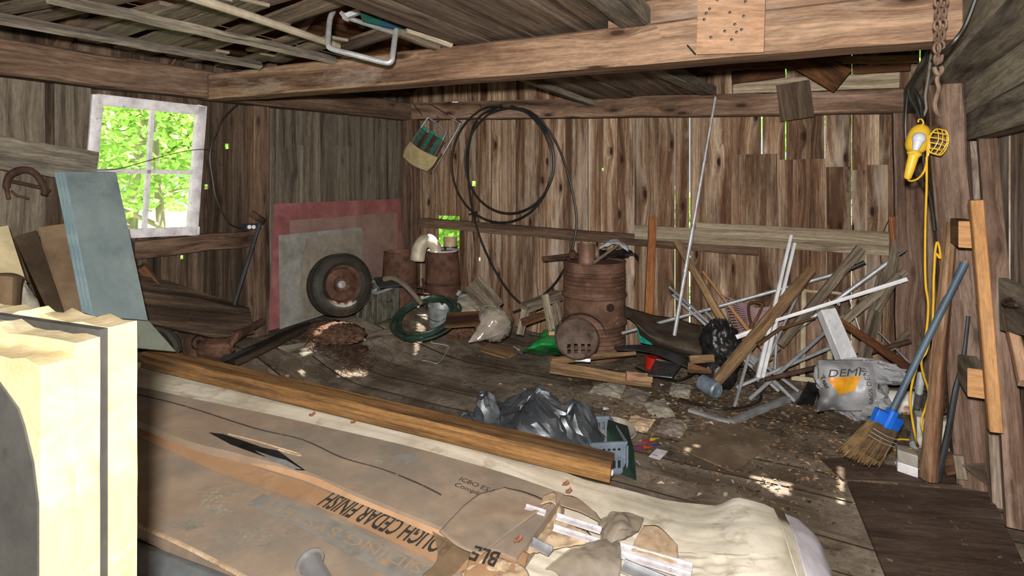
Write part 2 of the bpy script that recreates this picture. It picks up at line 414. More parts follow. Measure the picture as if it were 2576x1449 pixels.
for (x0, x1, y0, y1) in ((1745, 1842, 258, 130), (1560, 1740, 258, 180)):
    board(mb, 'b', ub(x0), ub(x1), BW(x0, y0).z, BW(x0, y1).z, .02)
struct('wall_back', mb, WB, ang=60)

# ---------- left wall with its window opening
wTL, wTR, wBR, wBL = (233, 238), (518, 268), (493, 590), (205, 603)
def vl(x, y): return uv_of(LW(x, y))[1]
wv0, wv1 = vl(227, 430), vl(498, 430); wz0, wz1 = LW(360, 592).z, LW(376, 262).z
mb = MB(); mg = MB(); v = .02; vg0, vg1 = vl(1000, 400), vl(672, 400)
while v > -8.2:
    w = R.choice((.15, .18, .22, .26, .3)); g = R.choice((.001, .002, .003, .004)); off = R.uniform(-.006, .006) - .02
    if v > vg1 > v - w: w = v - vg1
    if v > wv1 > v - w: w = v - wv1
    if v > wv0 > v - w: w = v - wv0
    c = v - w / 2; tgt = mg if vg1 <= c <= vg0 else mb
    if wv0 < c < wv1:
        board(tgt, 'l', v - w + g, v, -.1, wz0, off); board(tgt, 'l', v - w + g, v, wz1, 2.7, off)
    else: board(tgt, 'l', v - w + g, v, -.1, 2.7, off)
    v -= max(w, .01)
struct('wall_left', mb, WL, ang=60)
struct('wall_left_grey_boards', mg, WG, ang=60)
# second-layer boards over the left wall
mb = MB()
for (x0, x1, y0, y1, o) in ((-60, 108, 600, 190, .012), (128, 220, 420, 210, .03)):
    a, b2 = vl(x0, 400), vl(x1, 400); board(mb, 'l', a, b2, LW((x0 + x1) / 2, y0).z, LW((x0 + x1) / 2, y1).z, o)
for (x0, x1) in ((748, 775), (835, 882)): board(mb, 'l', vl(x0, 320), vl(x1, 320), LW(x0, 365).z, LW(x0, 290).z, .015, .006)
struct('wall_left_patch_boards', mb, WG)

# ---------- front wall with the wide doorway the camera looks in through
mb = MB(); u = -.04
while u < W:
    w = R.choice((.18, .22, .26)); c = u + w / 2; z0 = 2.25 if 1.9 < c < 5.05 else -.1
    mb.bar(room(c, -8.25, z0), room(c, -8.25, rz(c) + .16), w - .003, .022, up=N, ch=.04); u += w
struct('wall_front', mb, WL)

# ---------- window
wr = root('window_1', LW(360, 590, .05), 'white painted four pane window sash leaning in the left wall', 'window'); wr['kind'] = 'structure'
def lw(x, y, o=.05): return LW(x, y, o)
mb = MB()
for (a, b2, w) in (((241, 250), (512, 279), .075), ((222, 592), (498, 580), .065), ((244, 240), (214, 603), .07), ((506, 266), (482, 592), .08)):
    mb.bar(lw(*a), lw(*b2), w, .045, up=U, seg=4, ch=.08)
struct('sash_frame', mb, WHITEP, wr)
mb = MB(); mb.bar(lw(384, 258), lw(362, 588), .03, .03, up=U); mb.bar(lw(222, 430), lw(494, 433), .03, .03, up=U)
struct('muntin', mb, WHITEP, wr)
for q in (((246, 253), (383, 268), (372, 430), (228, 428)), ((386, 268), (502, 282), (490, 431), (376, 430)), ((228, 432), (372, 434), (362, 588), (214, 596)), ((376, 434), (490, 435), (478, 584), (366, 588))):
    mb = MB(); mb.poly([lw(*p, .047) for p in q], .003, U); struct('pane', mb, GLASS, wr, smooth=False)

# ---------- right wall
mb = MB(); v = .05
while v > -8.1:
    w = R.choice((.18, .22, .26)); board(mb, 'r', v - w + .003, v, -.1, 2.7, R.uniform(-.025, -.012)); v -= w
struct('wall_right', mb, WR, ang=60)

# ---------- roof and gable framing
def slope(side):
    mb = MB(); c = .032; nu = int(2.75 / c); nv = int(8.9 / c); k = 0
    f = (lambda u, v, z: room(u, v, z)) if side == 'l' else (lambda u, v, z: room(W - u, v, z))
    st = 4; i = 0
    while i < nu:
        n = R.choice((5, 6, 7, 8)); base = len(mb.v); dz = R.uniform(0, .015); ou = R.random() * 9; cells = 1
        vs = [.15 - c * j for j in range(nv + 1)]
        for j in vs:
            for q in range(n + 1):
                u = -.1 + c * (i + q) - (.004 if q == n else 0); mb.v.append(f(u, j, EAVE + .1 + PITCH * u + dz))
        for j in range(len(vs) - 1):
            for q in range(n):
                a = base + j * (n + 1) + q; ids = (a, a + 1, a + n + 2, a + n + 1)
                if open_to_sun((mb.v[ids[0]] + mb.v[ids[2]]) / 2): continue
                mb.face(ids, [(ou - vs[j], q * c), (ou - vs[j], q * c + c), (ou - vs[j + 1], q * c + c), (ou - vs[j + 1], q * c)])
        i += n
    return mb
struct('roof_left_slope', slope('l'), ROOFM, solid=.02)
struct('roof_right_slope', slope('r'), ROOFM, solid=.02)
for k, v in enumerate([-.6 - .75 * i for i in range(9)]):
    mb = MB()
    mb.bar(room(-.05, v, EAVE - .02), room(W / 2, v, EAVE + PITCH * W / 2 - .02), .09, .11, seg=6, jit=.006)
    struct('rafter', mb, HEWD)
    mb = MB(); mb.bar(room(W + .05, v, EAVE - .02), room(W / 2, v, EAVE + PITCH * W / 2 - .02), .09, .11, seg=6, jit=.006); struct('rafter', mb, HEWD)

# ---------- timbers
def timber(name, a, b2, w, h, mat, seg=10, jit=.006, ch=.06, up=None):
    mb = MB(); mb.bar(a, b2, w, h, up=up, seg=seg, jit=jit, ch=ch); return struct(name, mb, mat)
BN = 2.79 - 5.459   # v of the near face of the main cross beam
timber('tie_beam', room(-.02, BN + .1, 2.365), room(W - .1, BN + .1, 2.28), .2, .2, HEWN, 24, .004)
timber('back_plate_beam', room(0, -.09, 2.42), room(W - .1, -.09, 2.225), .17, .19, BACKB, 16, .005)
timber('left_plate_beam', room(.09, -.15, 2.41), room(.09, BN + .0, 2.36), .16, .2, HEWD, 10, .005)
timber('left_plate_beam', room(.09, BN + .18, 2.375), room(.09, -8, 2.33), .16, .22, HEWD, 12, .006)
timber('right_plate_beam', room(W - .22, -.16, 2.23), room(W - .3, -7, 2.31), .2, .2, HEWG, 12, .006)
timber('upper_tie_timber', room(3.45, BN + .13, 2.50), room(W - .12, BN + .13, 2.465), .16, .2, HEWN, 10, .004)
timber('corner_post_left', room(.1, -.1, .2), room(.1, -.1, 2.33), .17, .17, HEWD, 8)
timber('left_wall_post', LW(648, 850, .06), LW(648, 268, .06), .16, .12, HEWD, 8, up=U)
timber('corner_post_right', BW(2292, 960, .1) + Z * 0, BW(2286, 285, .1), .2, .17, POSTR, 8, up=N)
a = FZ(2447, 1215); timber('right_wall_post', a, P(2368, 195, 3.2), .16, .16, POSTR, 10, .006)
timber('left_wall_girt', LW(330, 628, .06), LW(668, 596, .06), .13, .1, HEWD, 8, up=U)
timber('left_wall_girt', LW(-80, 375, .07), LW(232, 420, .07), .2, .12, HEWG, 8, up=U)
timber('back_wall_girt', BW(1062, 560, .05), BW(1908, 628, .05), .105, .07, TAN if 0 else HEWD, 12, .004, up=-N)
timber('back_wall_girt', BW(1598, 583, .09), BW(2236, 622, .09), .13, .035, PALEG, 8, .002, up=-N)
timber('back_wall_girt', BW(1745, 572, .11), BW(2236, 600, .11), .1, .03, PALEG, 8, .002, up=-N)
timber('gable_board', BW(1845, 225, .05), BW(2262, 208, .05), .16, .03, PALEG, 6, .003, up=-N)
mb = MB(); mb.bar(BW(2006, 300, .2), BW(1994, 208, .2), .25, .03, up=-N); struct('plate_cleat_board', mb, WL)
mb = MB()
mb.bar(P(1690, 170, 4.95), P(2000, 158, 4.75), .08, .085, up=Z, seg=5, jit=.004); struct('gable_brace_timber', mb, BROWNW)
mb = MB(); mb.bar(P(2085, 152, 4.55), P(2310, 148, 4.2), .05, .055, up=Z, seg=5, jit=.002); struct('gable_brace_timber', mb, TAN)
mb = MB(); mb.bar(P(1840, 195, 5.0), P(1975, 178, 4.85), .03, .11, up=Z, seg=5, jit=.004); mb.bar(P(2150, 178, 4.6), P(2290, 168, 4.35), .03, .06, up=Z, seg=3); struct('gable_brace_board', mb, ROOFM)
mb = MB(); mb.bar(P(1975, 120, 4.6), P(2120, 205, 4.4), .2, .05, up=-N); struct('broken_rafter_end', mb, ROOFM)
# headers above the right wall
timber('right_header_beam', room(W - .13, -1.43, 2.125), room(W - .12, -6.5, 2.2), .07, .27, HEWG, 8, .004)
timber('right_header_beam', room(W - .1, -1.5, 1.93), room(W - .08, -6.5, 1.96), .1, .16, HEWG, 8, .004)
# right wall studs
for (x0, y0, x1, y1, w, o, mt) in ((2520, 1280, 2452, 285, .09, .05, WR), (2560, 1330, 2478, 300, .05, .07, POSTR), (2400, 1150, 2405, 270, .1, .02, POSTR)):
    timber('right_wall_stud', RW(x0, y0, o), RW(x1, y1, o), w, .08, mt, 5, .003, up=-U)

# ---------- loft floor: boards on the tie beam
def loft(u0, u1, v0, v1, z):
    mb = MB(); u = u0
    while u < u1 - .02:
        w = min(R.choice((.16, .2, .24, .28)), u1 - u); dz = R.uniform(0, .018)
        mb.bar(room(u + w / 2, v0, z + dz), room(u + w / 2 + R.uniform(-.02, .02), v1, z + dz + .04), w - R.choice((.003, .006, .012)), .026, seg=6, jit=.002, ch=.05); u += w
    return mb
struct('ceiling', loft(2.42, 3.52, .0, BN + .25, 2.395), CEIL)
struct('ceiling_front', loft(2.47, 3.62, BN + .2, -7.5, 2.45), CEIL)
timber('loft_joist', room(2.42, .0, 2.36), room(2.46, BN + .2, 2.4), .05, .05, HEWG, 6)
timber('loft_joist', room(3.6, BN + .1, 2.45), room(3.62, -6.5, 2.5), .14, .11, HEWG, 8)
timber('loft_joist', room(3.5, 0, 2.42), room(3.42, BN + .2, 2.36), .1, .09, HEWG, 8)

# ---------- outdoors
mb = MB(); mb.v += [V((-60, -20, -.25)), V((60, -20, -.25)), V((60, 70, -.25)), V((-60, 70, -.25))]; mb.face((0, 1, 2, 3))
struct('lawn', mb, GRASS)
mb = MB(); mb.v += [room(-2.2, 1.6, -.22), room(-2.2, -16, -.22), room(W + 5, -16, -.22), room(W + 5, 1.6, -.22)]; mb.face((0, 1, 2, 3)); struct('added_bounce_ground', mb, nm('neutral_grey_ground', [(.3, '#5c574f'), (.6, '#8a847a')], 8, .95))  # unseen grey ground, added to keep green lawn bounce out of the barn

# ---------- camera and light
cam = bpy.data.objects.new('camera', bpy.data.cameras.new('camera')); COL.objects.link(cam)
cam.location = CAM; cam.rotation_euler = (math.pi / 2, 0, 0); cam.data.sensor_width = 36; cam.data.lens = 36 * FP / 2576
cam.data.shift_y = -(724.5 - YH) / 2576; cam.data.clip_start = .05; cam.data.clip_end = 300
SC.camera = cam
def lamp(name, t, loc, energy, color=(1, 1, 1)):
    l = bpy.data.lights.new(name, t); l.energy = energy; l.color = color
    o = bpy.data.objects.new(name, l); COL.objects.link(o); o.location = loc; return o, l
fo, fl = lamp('camera_flash', 'POINT', (-.035, -.06, 1.78), 1.0, (1, .97, .93)); fl.shadow_soft_size = .035
fl.use_nodes = True; nt = fl.node_tree; nt.nodes.clear()
em = nt.nodes.new('ShaderNodeEmission'); lf = nt.nodes.new('ShaderNodeLightFalloff'); ot = nt.nodes.new('ShaderNodeOutputLight')
lf.inputs['Strength'].default_value = FLASH = 1750.; lf.inputs['Smooth'].default_value = 16.
em.inputs['Color'].default_value = (1, .98, .96, 1)
nt.links.new(lf.outputs['Quadratic'], em.inputs['Strength']); nt.links.new(em.outputs[0], ot.inputs[0])
so, sl = lamp('sun', 'SUN', (0, 0, 12), 20, (1, .96, .88)); sl.angle = math.radians(.5)
so.rotation_euler = SUND.to_track_quat('-Z', 'Y').to_euler()
wd = bpy.data.worlds.new('sky'); SC.world = wd; wd.use_nodes = True
bg = wd.node_tree.nodes.get('Background') or wd.node_tree.nodes.new('ShaderNodeBackground')
bg.inputs[0].default_value = (.86, .95, 1, 1); bg.inputs[1].default_value = .9
SC.view_settings.view_transform = 'Standard'; SC.view_settings.look = 'None'; SC.view_settings.gamma = 1; SC.view_settings.exposure = 0
SC.view_settings.use_curve_mapping = False
cy = SC.cycles; cy.use_denoising = True; cy.max_bounces = 5; cy.diffuse_bounces = 3; cy.glossy_bounces = 3; cy.transmission_bounces = 4; cy.transparent_max_bounces = 8
cy.caustics_reflective = False; cy.caustics_refractive = False; cy.sample_clamp_indirect = 4
# ---------- more surfaces
RUST = nm('rust', [(.3, '#35221a'), (.5, '#5c4033'), (.7, '#7a5b49')], 5, .8, .25, second=('#241612', 9, .5, .7, .7))
RUSTD = nm('dark_rust', [(.3, '#211813'), (.5, '#3f2c22'), (.7, '#5d4536')], 7, .8, .2)
RUSTP = nm('rust_with_paint_flecks', [(.3, '#3d2a20'), (.5, '#664a3c'), (.68, '#846757')], 4, .75, .25, second=('#a59a6c', 16, .64, .7, .8), stretch=(1, 1, 1.6))
GALV = nm('galvanised_metal', [(.3, '#6d7274'), (.6, '#a3a9ab')], 9, .5, .5, second=('#5d4c3a', 5, .58, .7, .6))
ALU = nm('aluminium', [(.3, '#9a9ca0'), (.6, '#c9cbce')], 12, .42, .55, bump=.05)
ALUD = nm('dull_aluminium', [(.3, '#777a7d'), (.6, '#a5a7a9')], 9, .5, .45, bump=.08)
STEEL = nm('dark_steel', [(.3, '#2b2d2f'), (.6, '#474a4d')], 5, .4, .5, bump=.05)
CHROME = nm('chromed_steel', [(.3, '#a0a0a2'), (.6, '#c4c4c6')], 3, .24, .65, bump=0)
RUBBER = nm('black_rubber', [(.3, '#16140f'), (.6, '#2f2a22')], 8, .7, second=('#6d5f4c', 7, .58, .72, .45))
HOSEB = nm('black_hose', [(.3, '#0f0f0f'), (.6, '#242321')], 6, .42, bump=.05)
HOSEG = nm('green_hose', [(.3, '#17241d'), (.6, '#2b4035')], 6, .4, bump=.05, second=('#4d4637', 20, .55, .7, .5))
BLKP = nm('black_bag_plastic', [(.3, '#303337'), (.6, '#54585d')], 5, .33, .45, bump=.35, bscale=60, spec=.6, bd=.003)
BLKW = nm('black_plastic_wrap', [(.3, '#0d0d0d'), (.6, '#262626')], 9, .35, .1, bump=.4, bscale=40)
CLEAR = nm('clear_dirty_plastic', [(.3, '#a69c8e'), (.6, '#cfc8bd')], 6, .22, 0., trans=.6, spec=.6, bump=.3, bscale=25)
TAPE = nm('clear_packing_tape', [(.3, '#8f7d68'), (.6, '#b3a28c')], 6, .16, 0., trans=.4, spec=.6, bump=.25, bscale=30)
TARP = nm('cream_tarp', [(.3, '#bdb39e'), (.5, '#ddd5c2'), (.7, '#ebe5d6')], 2.5, .6, second=('#8f7d5b', 5, .56, .72, .7), bump=.4, bscale=25)
CARD = nm('dusty_cardboard', [(.3, '#8b7866'), (.5, '#9f8b77'), (.7, '#ae9a86')], 3, .85, second=('#82796e', 2.2, .42, .64, .85), bump=.2, bscale=60)
CARDO = nm('clean_cardboard', [(.3, '#a07b5a'), (.6, '#b59170')], 3, .75, second=('#8d7355', 7, .55, .7, .5), bump=.1)
CARDT = nm('torn_cardboard', [(.3, '#a0856a'), (.6, '#c9b193')], 10, .9, bump=.5, bscale=40, second=('#5d4936', 14, .55, .7, .6))
BANDM = nm('grey_print', [(.3, '#75716a'), (.6, '#8d8880')], 8, .85, second=('#a98a66', 12, .58, .68, .9), bump=0)
INK = nm('black_print', [(.3, '#2b2926'), (.6, '#3d3a36')], 20, .8, second=('#a58660', 30, .62, .72, .7), bump=0)
INKO = nm('orange_print', [(.3, '#94826c'), (.6, '#a38a6e')], 20, .8, bump=0)
FOAM = nm('yellow_foam', [(.3, '#e2c893'), (.5, '#eddcb2'), (.7, '#f6edd2')], 7, .9, second=('#f7f0d8', 16, .6, .7, .7), bump=.5, bscale=40, spec=.1)
FACING = nm('grey_felt_facing', [(.3, '#3f3e3d'), (.6, '#5b5a58')], 6, .9, second=('#2c2b2a', 4, .6, .7, .6), bump=.2)
BLUEF = nm('blue_foam', [(.3, '#5f6d6f'), (.5, '#707d7e'), (.7, '#7f8a8a')], 4, .8, second=('#4b5a5c', 3, .52, .68, .6), stretch=(1, 1, .5), bump=.15)
BLUEE = nm('blue_foam_edge', [(.3, '#86a3af'), (.6, '#a3bcc6')], 8, .8, second=('#5f7c86', 14, .58, .68, .6), bump=.2)
HARD = nm('brown_hardboard', [(.3, '#4d3b2a'), (.6, '#75614a')], 3, .8, second=('#8c7a62', 6, .6, .75, .4))
CREAMB = nm('cream_board', [(.3, '#8f8264'), (.6, '#b3a582')], 4, .8, second=('#6d5a3d', 3, .5, .68, .6))
REDP = nm('faded_red_paint', [(.3, '#6b3f40'), (.5, '#7d4b4b'), (.7, '#8f6060')], 5, .75, second=('#4d3330', 4, .55, .7, .5))
PINKB = nm('pinkish_brown_board', [(.3, '#69504a'), (.6, '#836a62')], 6, .8, second=('#544039', 3, .5, .68, .5))
GREYS = nm('grey_sheet', [(.3, '#6d6b66'), (.6, '#8d8b85')], 7, .7, .1, second=('#59554d', 3, .5, .66, .6))
GREYC = nm('grey_cloth', [(.3, '#7a7568'), (.6, '#a39d8e')], 6, .9)
STRAW = nm('brown_needles', [(.3, '#2e1f16'), (.5, '#523a2b'), (.7, '#745944')], 30, .9, bump=.6)
BARKD = nm('bark', [(.3, '#6b6255'), (.6, '#a59d8d')], 5, .9, stretch=(1, 1, .3))
m, nt, b = newmat('tree_leaf'); L_ = nt.links.new
_r = nt.nodes.new('ShaderNodeNewGeometry').outputs['Random Per Island']; _c = ramp_n(nt, _r, [(0., '#7fae46'), (.5, '#b3d673'), (1., '#dcecb0')])
L_(_c, b.inputs['Base Color']); b.inputs['Roughness'].default_value = .5
_tr = nt.nodes.new('ShaderNodeBsdfTranslucent'); L_(_c, _tr.inputs[0]); _ms = nt.nodes.new('ShaderNodeMixShader'); _ms.inputs[0].default_value = .5
L_(b.outputs[0], _ms.inputs[1]); L_(_tr.outputs[0], _ms.inputs[2]); L_(_ms.outputs[0], nt.nodes['Material Output'].inputs[0]); LEAF = m
m, nt, b = newmat('dry_leaf'); _r = nt.nodes.new('ShaderNodeNewGeometry').outputs['Random Per Island']
nt.links.new(ramp_n(nt, _r, [(0., '#2b1d12'), (.35, '#5a4028'), (.6, '#8b6a45'), (.8, '#6d5d49'), (.93, '#8f7d63'), (1., '#a89c88')]), b.inputs['Base Color']); b.inputs['Roughness'].default_value = .8; DRY = m

def hexa(mb, f4, b4, mi=0):
    """solid between a front and a back quadrilateral"""
    b = len(mb.v); mb.v += [V(p) for p in f4] + [V(p) for p in b4]
    w = (V(f4[1]) - V(f4[0])).length; h = (V(f4[3]) - V(f4[0])).length; t = max((V(f4[0]) - V(b4[0])).length, .005)
    mb.face((b + 3, b + 2, b + 1, b), [(h, 0), (h, w), (0, w), (0, 0)], mi); mb.face((b + 4, b + 5, b + 6, b + 7), [(0, 0), (0, w), (h, w), (h, 0)], mi)
    for i in range(4):
        j = (i + 1) % 4; mb.face((b + i, b + j, b + 4 + j, b + 4 + i), [(0, 0), (h if i % 2 else w, 0), (h if i % 2 else w, t), (0, t)], mi)
    return mb
def plate(mb, pts, th, mi=0):
    """slab with face through 4+ points, th thick towards the back"""
    pts = [V(p) for p in pts]; n = (pts[1] - pts[0]).cross(pts[-1] - pts[0]).normalized()
    if n.dot(pts[0] - CAM) < 0: n = -n
    return mb.poly(pts, th, n, mi)
def stick(x0, y0, d0, x1, y1, d1, n0, n1=None, flat=None, seg=4, jit=.0, ch=.1, mb=None, up=None):
    """bar between two sighted points; widths n0, n1 seen in photo pixels"""
    a, b = P(x0, y0, d0), P(x1, y1, d1); mb = mb or MB(); w0 = n0 / FP * d0; w1 = (n1 or n0) / FP * d1; k = flat or 1.
    if up is None:
        dd = (b - a).normalized(); up = V((0, -1, .25)); up = (up - dd * up.dot(dd)).normalized()
    mb.bar(a, b, w0, w0 * k, up=up, seg=seg, jit=jit, ch=ch, w2=w1, h2=w1 * k); return mb
def rod(pts, n, mb=None, nn=8, smooth=0, closed=False):
    """round rod through sighted points (x, y, depth); n = thickness in photo pixels at the first"""
    q = [P(*p) for p in pts]; r = n / FP * pts[0][2] / 2
    return (mb or MB()).tube(q, r, nn, closed, smooth)
from mathutils.bvhtree import BVHTree
def text_mesh(s, bold=.0):
    cu = bpy.data.curves.new('lettering', 'FONT'); cu.body = s; cu.size = 1; cu.offset = bold; cu.resolution_u = 3
    o = bpy.data.objects.new('lettering', cu); COL.objects.link(o); bpy.context.view_layer.update()
    me = bpy.data.meshes.new_from_object(o.evaluated_get(bpy.context.evaluated_depsgraph_get()))
    vs = [v.co.copy() for v in me.vertices]; fs = [tuple(p.vertices) for p in me.polygons]
    bpy.data.objects.remove(o); bpy.data.curves.remove(cu); bpy.data.meshes.remove(me); return vs, fs
def lettering(mb, s, o, ex, ey, bold=.0, surf=None, lift=.002, mi=0):
    """letters laid from o, one em = ex across and ey up; dropped onto a surface (bvh) if given"""
    vs, fs = text_mesh(s, bold); b = len(mb.v); w = max(v.x for v in vs); n = ex.cross(ey).normalized()
    for v in vs:
        p = o + ex * v.x + ey * v.y
        if surf:
            h = surf.ray_cast(p + n * .3, -n)
            if h[0] is not None: p = h[0] + n * lift
        else: p = p + n * lift
        mb.v.append(p)
    for f in fs: mb.face(tuple(b + i for i in f), None, mi)
    return mb
def bvh(*mbs):
    v = []; f = []
    for q in mbs: k = len(v); v += q.v; f += [tuple(k + i for i in t) for t in q.f]
    return BVHTree.FromPolygons(v, f)

def film(name, tint, fac, rough=.14):
    m, nt, b = newmat(name); t = nt.nodes.new('ShaderNodeBsdfTransparent'); x = nt.nodes.new('ShaderNodeMixShader'); oc = nt.nodes.new('ShaderNodeTexCoord').outputs['Object']
    nt.links.new(ramp_n(nt, noise_n(nt, oc, 9, 5), [(.35, max(fac - .25, .05)), (.65, fac + .2)]), x.inputs[0]); b.inputs['Base Color'].default_value = lin(tint); b.inputs['Roughness'].default_value = rough; b.inputs['Specular IOR Level'].default_value = .8
    bump_n(nt, b, noise_n(nt, oc, 35, 4), .35, .004); t.inputs[0].default_value = (.93, .9, .85, 1)
    nt.links.new(t.outputs[0], x.inputs[1]); nt.links.new(b.outputs[0], x.inputs[2]); nt.links.new(x.outputs[0], nt.nodes['Material Output'].inputs[0]); return m
CLEAR = film('clear_dirty_plastic', '#a9a094', .5); TAPE = film('clear_packing_tape', '#a08a70', .45)

# ---------- foreground: foam insulation panels standing on edge
LD = V((-.93, .37, 0)).normalized(); TD = V((-LD.y * -1, 0, 0)); TD = V((-.37, -.93, 0)).normalized()
F0 = P(345, 803, 1.05); FTOP = F0.z
def fw(x):
    k = (x - CX) / FP; return (k * F0.y - F0.x) / (TD.x - k * TD.y)
def foam_slab(w0, w1, ztop, sd):
    mb = MB(); nL, nz, nt_ = 26, 30, 3; L = .95; rr = random.Random(sd); zt = [ztop + .012 * noise.noise(V((i * .9, sd, 0))) + rr.uniform(-.006, .004) for i in range(nL + 1)]
    def pt(i, j, k):
        l = L * i / nL; z = j / nz * (zt[i] + (.006 * noise.noise(V((i * 1.3, k * 2.1, sd))) if j == nz else 0)); w = w0 + (w1 - w0) * k / nt_
        p = F0 + LD * l + TD * w; p.z = z
        e = .0025 * noise.noise(V((z * 30, k * 1.7, sd))) if i == 0 else 0
        return p + LD * e + V((1, 0, 0)) * (-.02 * (1 - z / ztop) if False else 0)
    def grid(f, a, c):
        b = len(mb.v)
        for i in range(a + 1):
            for j in range(c + 1): mb.v.append(f(i, j))
        for i in range(a):
            for j in range(c): q = b + i * (c + 1) + j; mb.face((q, q + 1, q + c + 2, q + c + 1))
    grid(lambda i, j: pt(i, j, nt_), nL, nz); grid(lambda i, j: pt(nL - i, j, 0), nL, nz)
    grid(lambda i, j: pt(0, j, i), nt_, nz); grid(lambda i, j: pt(nL, j, nt_ - i), nt_, nz); grid(lambda i, j: pt(nL - i, nz, j), nL, nt_)
    return mb
fl_labels = ('yellow rigid foam insulation panel, nearest one with torn dark grey face', 'yellow foam insulation panel sandwiched in the middle of the standing foam panels', 'yellow foam insulation panel at the back of the standing set beside the cardboard box')
for i, (xa, xb, zt, lab) in enumerate(((190, 100, FTOP - .035, fl_labels[0]), (252, 191, FTOP - .012, fl_labels[1]), (345, 275, FTOP, fl_labels[2]))):
    r_ = root('insulation_sheet', V((F0.x, F0.y, 0)) + TD * fw(xa), lab, 'insulation panel', 'foam insulation panels standing in the foreground')
    mk('foam_core', foam_slab(fw(xa), fw(xb), zt, i * 3 + 1), FOAM, r_)
    mb = MB()
    if i == 0:
        o = F0 + TD * (fw(xb) + .001)
        prof = [(0.0, 1.14), (.012, 1.20), (.035, 1.255), (.05, 1.28), (.1, 1.315), (.14, 1.33), (.3, 1.33), (.95, 1.34)]
        pts = [V((o.x, o.y, 0)) + Z * .01] + [V((o.x, o.y, 0)) + LD * l + Z * z for l, z in prof] + [V((o.x, o.y, .01)) + LD * .95]
        mb.poly(pts, .003, TD)
    else:
        wa, wb = fw(xb), fw(xb) + (.005 if i == 1 else .0148); o = V((F0.x, F0.y, 0)) + LD * .004
        n = 24
        for k in range(n):
            z = zt - (.004 if i == 2 else .03) + .006 * noise.noise(V((k, i, 0))); a = o + LD * (.94 * k / n); c = o + LD * (.94 * (k + 1) / n)
            hexa(mb, [a + TD * wb, c + TD * wb, c + TD * wb + Z * z, a + TD * wb + Z * z], [a + TD * wa, c + TD * wa, c + TD * wa + Z * z, a + TD * wa + Z * z])
    mk('facing', mb, FACING, r_)

# ---------- foreground: the long siding cartons, tarp and timber
def slabgrid(mb, back, front, h, nu=40, nv=10, amp=0., sd=0., mi=0):
    """carton: top between two edges, sides down by h"""
    rows = [catmull_n([V(p) for p in back], nu), catmull_n([V(p) for p in front], nu)]
    top = [[rows[0][i].lerp(rows[1][i], j / nv) for j in range(nv + 1)] for i in range(nu + 1)]
    for i in range(nu + 1):
        for j in range(nv + 1):
            if amp: top[i][j] = top[i][j] + Z * amp * crumple(top[i][j] * 3 + V((sd, 0, 0)), False)
    b = len(mb.v); k = nv + 1; bb = b + (nu + 1) * k
    for r in top: mb.v += r
    for r in top: mb.v += [p - Z * h for p in r]
    uv = lambda i, j: (top[i][j].dot(U), top[i][j].dot(N))
    for i in range(nu):
        for j in range(nv):
            a = b + i * k + j; mb.face((a, a + 1, a + k + 1, a + k), [uv(i, j), uv(i, j + 1), uv(i + 1, j + 1), uv(i + 1, j)], mi)
            a = bb + i * k + j; mb.face((a, a + k, a + k + 1, a + 1), None, mi)
        for j, fl_ in ((0, 0), (nv, 1)):
            a = b + i * k + j; c = bb + i * k + j; q = (a, a + k, c + k, c); mb.face(q if not fl_ else q[::-1], [(i / nu * 3, h), ((i + 1) / nu * 3, h), ((i + 1) / nu * 3, 0), (i / nu * 3, 0)], mi)
    for j in range(nv):
        for i, fl_ in ((0, 1), (nu, 0)):
            a = b + i * k + j; c = bb + i * k + j; q = (a, a + 1, c + 1, c); mb.face(q[::-1] if fl_ else q, None, mi)
    return mb
UPF, UPB = .075, .115
bk = [(230, 942), (345, 972), (700, 1047), (900, 1092), (1060, 1130), (1250, 1185), (1420, 1242)]
fr = [(240, 1010), (444, 1098), (600, 1142), (760, 1182), (900, 1240), (1100, 1322), (1300, 1405)]
mb = slabgrid(MB(), [ST(x, y, UPB) for x, y in bk], [ST(x, y, UPB) for x, y in fr], .085, 50, 8, .004)
cb = root('siding_carton', ST(760, 1100, 0), 'dusty cardboard siding carton with a long tear, nearer the orange timber', 'cardboard box', 'siding cartons')
mk('box', mb, CARD, cb)
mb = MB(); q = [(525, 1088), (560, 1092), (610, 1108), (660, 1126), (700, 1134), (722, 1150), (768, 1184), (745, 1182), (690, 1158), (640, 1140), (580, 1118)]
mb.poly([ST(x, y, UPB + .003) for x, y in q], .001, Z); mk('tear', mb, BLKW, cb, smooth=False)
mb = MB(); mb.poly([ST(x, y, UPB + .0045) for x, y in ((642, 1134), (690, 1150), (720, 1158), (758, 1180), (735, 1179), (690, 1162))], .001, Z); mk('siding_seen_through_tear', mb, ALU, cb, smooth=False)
mb = MB(); mb.tube([ST(x, y, UPB + .006) for x, y in ((575, 1092), (640, 1108), (700, 1126), (750, 1141), (752, 1146), (700, 1131))], .004, 6, smooth=4); mk('torn_edge', mb, CARDT, cb)
mb = MB(); mb.tube([ST(x, y, UPB + .002) for x, y in ((345, 992), (470, 1023), (640, 1077), (760, 1106), (860, 1151), (960, 1180), (1050, 1215), (1110, 1245))], .0035, 5, smooth=4); mk('dark_cord', mb, INK, cb)
mb = MB(); e = (ST(1240, 1240, UPB) - ST(1150, 1205, UPB)).normalized(); g = Z.cross(e)
lettering(mb, 'ICBO ES ER', ST(1152, 1208, UPB + .003), e * .045, g * .045); lettering(mb, 'Complies', ST(1140, 1222, UPB + .003), e * .045, g * .045)
mk('small_print', mb, INK, cb, smooth=False)
mb = MB(); mb.poly([ST(x, y, UPB + .003) for x, y in ((982, 1150), (1015, 1142), (1068, 1148), (1020, 1168))], .001, Z); mk('printed_patch', mb, BANDM, cb, smooth=False)
f2b = [(150, 985), (444, 1112), (600, 1160), (760, 1212), (900, 1270), (1095, 1352), (1260, 1430)]
